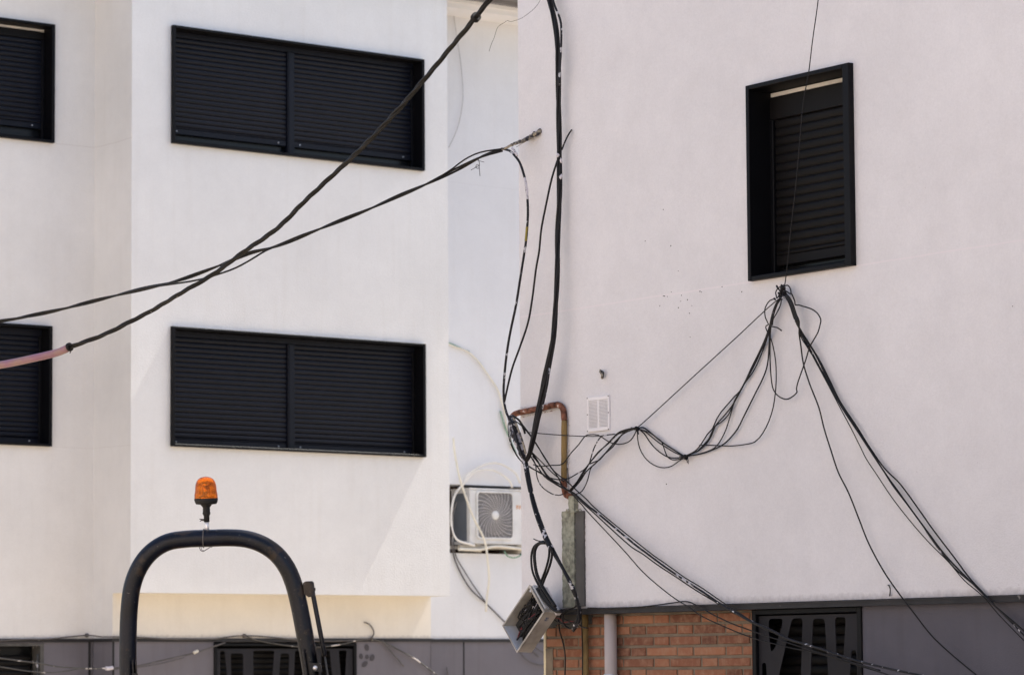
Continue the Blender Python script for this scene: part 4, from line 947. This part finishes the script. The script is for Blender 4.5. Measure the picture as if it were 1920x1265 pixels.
for kk, (m, n, r) in enumerate((('cable', 34, .0044), ('red', 2, .0028), ('whitepaint', 4, .0016))):
    mb = MB()
    for k in range(n):
        a = rk.uniform(.09, L1-.07); b = rk.uniform(.04, L2-.04)
        P_ = [cp_(a+rk.uniform(-.03, .03)*j2, min(max(b+rk.uniform(-.02, .02), .015), L2-.015), rk.uniform(.014, DP-.048)) for j2 in range(5)]
        mb.tube(spline(P_, .008), r, 6)
    obj('wiring', mb, m, cab)
mb = MB()
for k in range(5):
    b = .03+.016*k; mb.tube(spline([cp_(.005, b, .035), cp_(.05, b+.01, .045), cp_(.10, b+.02*(k % 2), .03), cp_(.16, b+.01, .04)], .01), .0075, 8)
obj('wiring', mb, 'cable', cab)
mb = MB().lathe(cp_(.012, .03, -.004), -dN, [(.006, 0), (.006, .004)], 10).lathe(cp_(L1*.55, -.002, .02), -e2n, [(.004, 0), (.004, .01), (.006, .011)], 8)
obj('latch', mb, 'bolt', cab)

# bits on the pink wall
bh = thing('broken_hook', 'rusty broken hook stub in the pink wall above the vent', 'hook', W(1128, 700, 0))
mb = MB(); q = spline([W(1126, 694, -.005), W(1127, 698, .012), W(1130, 703, .02), W(1129, 708, .014)], .004)
mb.tube([p+V(noise.noise_vector(p*120))*.003 for p in q], .008, 8); obj('stub', mb, 'lump2', bh)
obj('wire_end', MB().tube(spline([W(1124, 697, .01), W(1128, 695, .02), W(1132, 699, .02), W(1128, 706, .02)], .004), .003, 6), 'cable', bh)
cable('wall_hook', [(1665, 1096, -.003), (1667, 1097, .015), (1669, 1103, .02), (1669, 1110, .015), (1668, 1116, .005)], .003, 'cable', 'small bent black hook just above the drip edge at right', cat='hook', step=.005)

# ------------------------------------------------------------------ air conditioner
YA = YK-.06
ac = thing('air_conditioner', 'white air conditioner outdoor unit with a round fan guard in a wall recess', 'air conditioner', PY(880, 1020, YA))
fa = FL(YA)
x0 = PY(881, 960, YA).x; x1 = x0+.80; zt = PY(890, 915, YA).z; zb = PY(890, 1019, YA).z
mb = MB().fbox(fa, x0, x1, zb, zt-.012, -.30, 0, .008)
mb.fbox(fa, x0-.006, x1+.006, zt-.012, zt+.004, -.305, .006, .004)
obj('casing', mb, 'acw', ac)
mb = MB()
mb.box((x0-.003, YA+.05, zb+.03), (x0-.0005, YA+.265, zt-.045)); o_ = obj('side_fins', mb, 'acs', ac)
fx0 = PY(892, 960, YA).x; fx1 = PY(962.5, 960, YA).x; fz1 = PY(925, 920, YA).z; fz0 = PY(925, 1011, YA).z
fc = V(((fx0+fx1)/2+.0, YA, (fz0+fz1)/2)); RX = (fx1-fx0)/2; RZ = (fz1-fz0)/2
def rrect(a, b, r, n=6):
    P = []
    for cx, cz, s in ((a-r, b-r, 0), (-a+r, b-r, 90), (-a+r, -b+r, 180), (a-r, -b+r, 270)):
        for k in range(n+1): th = math.radians(s+90*k/n); P.append((cx+r*math.cos(th), cz+r*math.sin(th)))
    return P
o1 = rrect(RX, RZ, .04); o2 = rrect(RX-.018, RZ-.018, .035)
vs = [fc+V((x, -.001, z)) for x, z in o1]+[fc+V((x*.98, -.016, z*.98)) for x, z in o1]+[fc+V((x, -.016, z)) for x, z in o2]+[fc+V((x, -.002, z)) for x, z in o2]
n = len(o1); mb = MB().add(vs, [(k*n+i, k*n+(i+1) % n, (k+1)*n+(i+1) % n, (k+1)*n+i) for k in range(3) for i in range(n)])
obj('fan_frame', mb, 'acw', ac)
mb = MB().add([fc+V((x, -.003, z)) for x, z in o2], [tuple(range(n))]); obj('fan_back', mb, 'acd', ac)
mb = MB(); Rm = min(RX, RZ)-.018
def circ(th, r):  # squared-off reach towards the corners
    return r
for k in range(30):
    th0 = 2*math.pi*k/30; pts = []
    for j in range(9):
        f_ = j/8; r_ = .03+(min(RX, RZ)*1.22-.03)*f_; th = th0+.75*f_
        x, z = r_*math.cos(th), r_*math.sin(th)
        x = max(-RX+.02, min(RX-.02, x)); z = max(-RZ+.02, min(RZ-.02, z)); pts.append(fc+V((x, -.011, z)))
    mb.tube(pts, .0036 if k % 2 else .0024, 4, smooth=False)
for j in range(1, 9):
    r_ = .03+.85*(Rm-.03)*j/8; mb.tube([fc+V((r_*math.cos(2*math.pi*k/36), -.011, r_*math.sin(2*math.pi*k/36))) for k in range(37)], .0016, 4, smooth=False)
obj('fan_guard', mb, 'acg', ac)
obj('fan_hub', MB().lathe(fc+V((0, -.006, 0)), (0, -1, 0), [(.042, 0), (.042, .008), (.034, .013), (.01, .015)], 24), 'acw', ac)
lg = PY(968, 950, YA); mb = MB()
for dx_, a_, b_ in ((0, .02, .05), (.012, .02, .0), (.03, .0, .04), (.045, .03, .03)):
    mb.box((lg.x+dx_, YA-.0015, lg.z-.02), (lg.x+dx_+.006, YA-.0004, lg.z+.02)).box((lg.x+dx_+.006, YA-.0015, lg.z-.004+a_*.3), (lg.x+dx_+.012, YA-.0004, lg.z+.002+a_*.3))
obj('badge', mb, 'orange', ac, label='small orange print on the casing')
mb = MB()
mb.box((x0-.1, YA+.02, zb-.045), (x1+.3, YA+.06, zb-.012)).box((x0-.1, YA+.22, zb-.045), (x1+.3, YA+.26, zb-.012))
for xx in (x0+.1, x0+.6): mb.box((xx, YA-.005, zb-.08), (xx+.035, YA+.33, zb-.046))
mb.box((x0+.08, YA+.0, zb-.012), (x0+.13, YA+.28, zb-.001)).box((x0+.58, YA+.0, zb-.012), (x0+.63, YA+.28, zb-.001))
obj('bracket', mb, 'acb', ac)
def A_(x, y, o=0): return PY(x, y, YA-.02-o)
def acable(name, pts, r, m, label, cat='hose', **k): return cable(name, pts, r, m, label, P=lambda x, y, o: A_(x, y, o), off=k.pop('off', 0), cat=cat, **k)
acable('hose', [(866, 912, .0), (875, 893), (893, 878), (915, 868), (935, 868), (953, 876), (968, 888), (975, 905)], .012, 'hosew', 'outer white hose arching over the air conditioner')
acable('hose', [(868, 908, .0), (885, 888), (903, 880), (925, 881), (943, 890), (957, 903), (960, 914)], .011, 'hosew', 'inner white hose arching over the air conditioner')
acable('hose', [(868, 908, .0), (856, 922), (849, 940), (846, 965), (847, 990), (853, 1006), (862, 1014), (890, 1022)], .011, 'hosew', 'cream hose curving down beside the air conditioner at left')
acable('hose', [(848, 1005), (846, 985), (850, 960), (856, 940)], .008, 'wire', 'dark thin hose beside the cream hose left of the unit')
acable('hose', [(850, 820, .05), (853, 850, .05), (862, 895, .06), (873, 930, .06), (886, 965, .06), (900, 993, .06), (909, 1014, .06), (914, 1045, .05), (917, 1085, .05), (913, 1120, .04), (911, 1146, .04)], .011, 'hosec', 'long cream cable hanging in front of the air conditioner')
acable('hose', [(945, 1032), (952, 1042), (965, 1045), (976, 1040), (984, 1033)], .007, 'hoseg', 'small green wire sagging under the air conditioner')
acable('hose', [(860, 1029), (900, 1030), (930, 1024), (980, 1029)], .014, 'hosec', 'cream pipe lying under the air conditioner')
def K_(x, y, o=.02): return PY(x, y, YK-o)
def kcable(name, pts, r, m, label, cat='cable', Y=None, **k): return cable(name, pts, r, m, label, P=lambda x, y, o: PY(x, y, (Y or YK)-o), off=.02, cat=cat, **k)
kcable('wall_cable', [(846, 1010), (850, 1038), (860, 1066), (882, 1103), (912, 1131), (945, 1164), (975, 1196), (1010, 1230)], .0075, 'wire', 'grey cable slanting down from the air conditioner behind the cabinet')
kcable('wall_cable', [(850, 1015), (855, 1042), (872, 1072), (890, 1100), (912, 1130)], .0055, 'wire', 'short grey cable joining the slanting one below the unit')
kcable('wall_cable', [(836, 641), (848, 645), (870, 655), (880, 659)], .006, 'hoseg', 'faint green wire emerging from behind the bay')
kcable('wall_cable', [(830, 640), (848, 648), (875, 658), (895, 675), (912, 698), (932, 728), (943, 760), (950, 800), (960, 840)], .009, 'hosec', 'cream cable bowing across the wall between bay and pink corner')
kcable('wall_cable', [(938, 770), (945, 795), (955, 820), (968, 850)], .008, 'hoseg', 'pale green wire behind the painted lump')
kcable('wall_cable', [(847, 0), (855, 60), (864, 120), (868, 180), (862, 225), (852, 255), (841, 277)], .003, 'whitewire', 'faint grey thread hanging on the wall right of the bay') if 'whitewire' in MT else None
MT['thread'] = mat('thread', (.42, .41, .43), .8)
kcable('wall_cable', [(847, 0), (855, 60), (864, 120), (868, 180), (862, 225), (852, 255), (841, 277)], .0028, 'thread', 'faint grey thread hanging on the wall right of the bay')
# cables on the lower left
kcable('wall_cable', [(-30, 1202), (40, 1198), (90, 1197), (130, 1193), (162, 1190)], .006, 'wire', 'cable running along the drip edge to the clip at far left')
kcable('wall_cable', [(162, 1190), (176, 1191), (190, 1193), (212, 1193), (260, 1194), (330, 1198), (400, 1197), (430, 1193), (457, 1191), (500, 1193), (560, 1199), (620, 1201), (690, 1198)], .006, 'wire', 'cable running along the drip edge under the bay', Y=YG)
kcable('taped_wire', [(-30, 1228, .1), (0, 1233, .1), (75, 1243, .1), (110, 1249, .1), (160, 1252, .1), (206, 1252, .1)], .0065, 'taped', 'upper of the two taped wires hanging at bottom left', Y=YG)
kcable('taped_wire', [(-30, 1246, .1), (0, 1249, .1), (50, 1257, .1), (95, 1260, .1), (125, 1257, .1), (150, 1252, .1)], .005, 'taped', 'lower of the two taped wires hanging at bottom left', Y=YG)
kcable('taped_wire', [(206, 1252, .1), (260, 1247, .1), (300, 1238, .08), (340, 1229, .06), (370, 1222, .05), (400, 1211, .04), (422, 1204, .03)], .0075, 'wire', 'sagging double wire behind the left leg of the roll bar', Y=YG)
kcable('taped_wire', [(206, 1254, .1), (260, 1250, .1), (310, 1241, .08), (345, 1232, .06)], .005, 'wire', 'lower strand of the sagging double wire', Y=YG)
t = thing('wire_connector', 'pale tape lump joining the wires left of the roll bar', 'connector', PY(206, 1252, YG-.1))
obj('tape', MB().tube(wob(spline([PY(198, 1252, YG-.1), PY(206, 1252, YG-.1), PY(211, 1251, YG-.1)], .01), .004), .017, 8), 'whitepaint', t)
t = thing('wire_connector', 'small pale connector on the sagging wire right of the left leg', 'connector', PY(367, 1221, YG-.06))
obj('tape', MB().tube(wob(spline([PY(363, 1223, YG-.07), PY(371, 1219, YG-.07)], .01), .003), .014, 8), 'hosec', t)
kcable('wall_cable', [(458, 1191), (480, 1199), (510, 1205), (545, 1210), (585, 1213), (620, 1210), (650, 1205), (668, 1200), (690, 1198)], .0065, 'taped', 'wire sagging across the top of the wide grille', Y=YG)
kcable('wall_cable', [(683, 1166), (692, 1169), (699, 1178), (701, 1187), (697, 1194), (688, 1199)], .0065, 'wire', 'curled loose cable end above the flower stencil', Y=YG)
kcable('wall_cable', [(716, 1199), (728, 1214), (742, 1230), (757, 1248)], .0065, 'wire', 'short cable end hanging right of the flower stencil', Y=YG)
kcable('wall_cable', [(700, 1198), (722, 1204), (745, 1216), (775, 1232), (800, 1250), (830, 1272), (860, 1290)], .0065, 'taped', 'long cable slanting off to the right of the flower stencil', Y=YG)
kcable('wall_cable', [(838, 1250), (839, 1260), (842, 1280)], .005, 'wire', 'tiny wire end sticking up at the bottom edge')
kcable('wall_cable', [(975, 1222), (988, 1236), (1005, 1244), (1022, 1247), (1040, 1248)], .006, 'wire', 'faint cable sagging under the cabinet')
kcable('wall_cable', [(1000, 1210), (1012, 1218), (1028, 1227)], .006, 'wire', 'short faint cable right of the cabinet foot')
for i, (x, y, Y, lb) in enumerate(((162, 1190, YK, 'tiny clip holding the cable at the far left wall'), (457, 1191, YG, 'tiny clip above the wide grille'), (696, 1198, YG, 'white-splashed clip above the flower stencil'))):
    t = thing('cable_clip', lb, 'clip', PY(x, y, Y-.02))
    obj('clip', MB().lathe(PY(x, y, Y), (0, -1, 0), [(.018, 0), (.018, .02), (.01, .03)], 10), 'taped' if i == 2 else 'wire', t)

# ------------------------------------------------------------------ machine with roll bar and beacon
DM = 13.5
def Mp(x, y, d=0): return PD(x, y, DM+d)
mbase = Mp(405, 1200); mbase.z = 0
mc = thing('site_dumper', 'small construction machine of which a dark navy roll bar shows, amber beacon on top', 'machine', mbase)
ctr = [(241, 1320), (240, 1260), (240, 1200), (242, 1145), (248, 1098), (262, 1062), (284, 1034), (314, 1016), (350, 1010), (390, 1008.5), (430, 1007.5), (462, 1010), (492, 1020), (518, 1038), (538, 1064), (551, 1095), (560, 1130), (568, 1170), (576, 1215), (584, 1262), (593, 1320)]
pp = [Mp(*q) for q in ctr]
l0 = pp[0].copy(); l1 = pp[-1].copy(); l0.z = .75; l1.z = .75; l1 += RT*.08
rp = [l0, (l0+pp[0])/2]+pp+[(l1+pp[-1])/2, l1]
rbar = obj('roll_bar', MB().tube(spline(rp, .02), .0375, 24), 'bar', mc)
def mbar(mb, a, b, w, h, seg=4):
    """a flat bar from a to b, w across the picture, h in depth"""
    d = (b-a).normalized(); s = d.cross(FW).normalized(); q = s.cross(d)
    P8 = [p+s*(w/2*i)+q*(h/2*j) for p in (a, b) for i, j in ((-1, -1), (1, -1), (1, 1), (-1, 1))]
    return mb.add(P8, [(0, 3, 2, 1), (4, 5, 6, 7), (0, 1, 5, 4), (1, 2, 6, 5), (2, 3, 7, 6), (3, 0, 4, 7)])
# channel brackets
mb = MB()
def chan(mb, xa, xb, yt, yb, dx):
    for x in (xa, xb):
        mb = MB()
        P1 = [Mp(x, yt, -.055), Mp(x+dx, yb, -.055), Mp(x+dx, yb, .03), Mp(x, yt+22, .03)]
        mb.prism(P1, RT*.006); obj('hinge_bracket', mb, 'bar', mc)
chan(mb, 247, 253.5, 1236, 1330, 5); chan(mb, 567, 592, 1216, 1330, 16)
mb = MB(); a = Mp(581, 1242, -.062); b = Mp(603, 1258, -.058)
mb.prism([Mp(579, 1241, -.062), Mp(601, 1243, -.062), Mp(604, 1258, -.062), Mp(582, 1258, -.062)], FW*.012)
obj('hinge_plate', mb, 'bar', mc); mb = MB()
mb.prism([Mp(247, 1261, -.06), Mp(258, 1261, -.06), Mp(259, 1275, -.06), Mp(247, 1275, -.06)], FW*.012)
obj('hinge_plate', mb, 'bar', mc)
obj('bolt', MB().lathe(Mp(591, 1251, -.062), -FW, [(.010, 0), (.0105, .006), (.008, .012), (.003, .015)], 16), 'bolt', mc)
# gas strut with its bracket
mb = MB(); mb.prism([Mp(568, 1092, -.02), Mp(573, 1089.5, -.02), Mp(585, 1089, -.02), Mp(588, 1092, -.02), Mp(591, 1117, -.02), Mp(578, 1119, -.02), Mp(570, 1112, -.02)], FW*.03)
mb.lathe(Mp(589, 1104, -.01), RT, [(.007, 0), (.007, .006)], 10)
obj('strut_bracket', mb, 'bar', mc)
s0, s1, s2 = Mp(587, 1114), Mp(609, 1229), Mp(621, 1310)
obj('strut_cylinder', MB().tube([s0, s0.lerp(s1, .02), s0.lerp(s1, .98), s1], [.009, .0105, .0105, .009], 16), 'bar', mc)
obj('strut_rod', MB().tube([s1, s2], .0045, 12), 'dsteel', mc)
# beacon
bc = thing('beacon_light', 'amber flashing beacon on a black stem on top of the roll bar', 'beacon', Mp(388, 992))
bx = Mp(388, 992); up_ = (Mp(385.5, 900)-Mp(388, 992)).normalized(); k = DM/F_PX
def hgt(y): return (992-y)*k
obj('dome', MB().lathe(bx, up_, [(21.0*k, hgt(938)), (21.8*k, hgt(932)), (21.6*k, hgt(926)), (20.6*k, hgt(922)), (20.0*k, hgt(915)), (19.2*k, hgt(908)), (17.2*k, hgt(902)), (14*k, hgt(897.5)), (9*k, hgt(894.5)), (3.5*k, hgt(893.2)), (.3*k, hgt(893))], 36), 'amber', bc)
obj('reflector', MB().lathe(bx, up_, [(12*k, hgt(936)), (12*k, hgt(930)), (5*k, hgt(928)), (5*k, hgt(912)), (6*k, hgt(911)), (6*k, hgt(905))], 20), 'chrome', bc)
obj('beacon_base', MB().lathe(bx, up_, [(10*k, hgt(945.5)), (19*k, hgt(944.6)), (21*k, hgt(941)), (22.3*k, hgt(936.5)), (22.0*k, hgt(933.5))], 32), 'rubber', bc)
obj('stem', MB().lathe(bx, up_, [(5.3*k, hgt(978)), (5.4*k, hgt(966)), (7*k, hgt(964)), (7.6*k, hgt(961)), (6.4*k, hgt(958)), (7.2*k, hgt(957)), (6.4*k, hgt(955.5)), (7.2*k, hgt(954)), (6.4*k, hgt(952)), (8*k, hgt(949)), (10.3*k, hgt(946.5)), (10.3*k, hgt(944))], 20), 'rubber', bc)
obj('spigot', MB().lathe(bx, up_, [(4.3*k, hgt(996)), (4.3*k, hgt(985)), (4.0*k, hgt(984)), (4.0*k, hgt(977))], 16), 'bolt', bc)
c = bx+up_*hgt(974); obj('wing_screw', MB().tube([c-RT*5*k, c-RT*10*k], 2.0*k, 8).prism([c-RT*9*k+up_*2*k, c-RT*13.5*k+up_*2.5*k, c-RT*13.5*k-up_*-.5*k, c-RT*10.5*k, c-RT*13.5*k-up_*3*k, c-RT*11*k-up_*3*k], FW*.004), 'wire', bc)
tw = thing('tie_wire', 'thin wire loop wound under the roll bar below the beacon', 'wire', Mp(385, 1026))
mb = MB()
mb.tube([Mp(382, 1027, 0)+UP*.0375*.0+(UP*math.sin(a_)-FW*math.cos(a_))*.0392+UP*(.042) for a_ in [math.radians(v) for v in range(-90, 91, 15)]], .0028, 6) 
mb.tube(spline([Mp(374, 1024, -.01), Mp(375, 1029, -.01), Mp(380, 1033, -.01), Mp(388, 1029, -.01), Mp(396, 1024, -.01), Mp(397, 1026, -.01)], .004), .0017, 6)
mb.tube(spline([Mp(377, 1024, -.01), Mp(378, 1030, -.01), Mp(382, 1031, -.01)], .004), .0012, 6)
obj('wire', mb, 'wire', tw)
# the rest of the dumper, below the picture
c = mbase; sR, sF = V((RT.x, RT.y, 0)).normalized(), V((FW.x, FW.y, 0)).normalized()
def mpb(mb, a0, a1, b0, b1, z0, z1):
    return mb.hexa([c+sR*a+sF*b+V((0, 0, z)) for z in (z0, z1) for a, b in ((a0, b0), (a1, b0), (a1, b1), (a0, b1))])
mb = MB(); mpb(mb, -.5, .5, -.5, 1.0, .45, .62); mpb(mb, -.42, .42, .12, .95, .62, .98); mpb(mb, -.55, .6, -.08, .1, .62, .78)
obj('chassis', mb, 'mach', mc)
mb = MB(); mpb(mb, -.25, .25, -.45, -.1, .75, .85); mpb(mb, -.25, .25, -.12, -.04, .85, 1.15); obj('seat', mb, 'rubber', mc)
for a in (-.62, .62):
    for b in (-.35, .75):
        q = c+sR*a+sF*b+V((0, 0, .36))
        wh = obj('wheel', MB().lathe(q-sR*.1, sR, [(.2, 0), (.34, .02), (.36, .05), (.36, .15), (.34, .18), (.2, .2)], 28), 'rubber', mc)
        obj('rim', MB().lathe(q-sR*.105, sR, [(.19, 0), (.16, .02), (.16, .19), (.19, .21)], 20), 'mach', wh)

for o in bpy.data.objects:
    if '_b' in o: del o['_b']
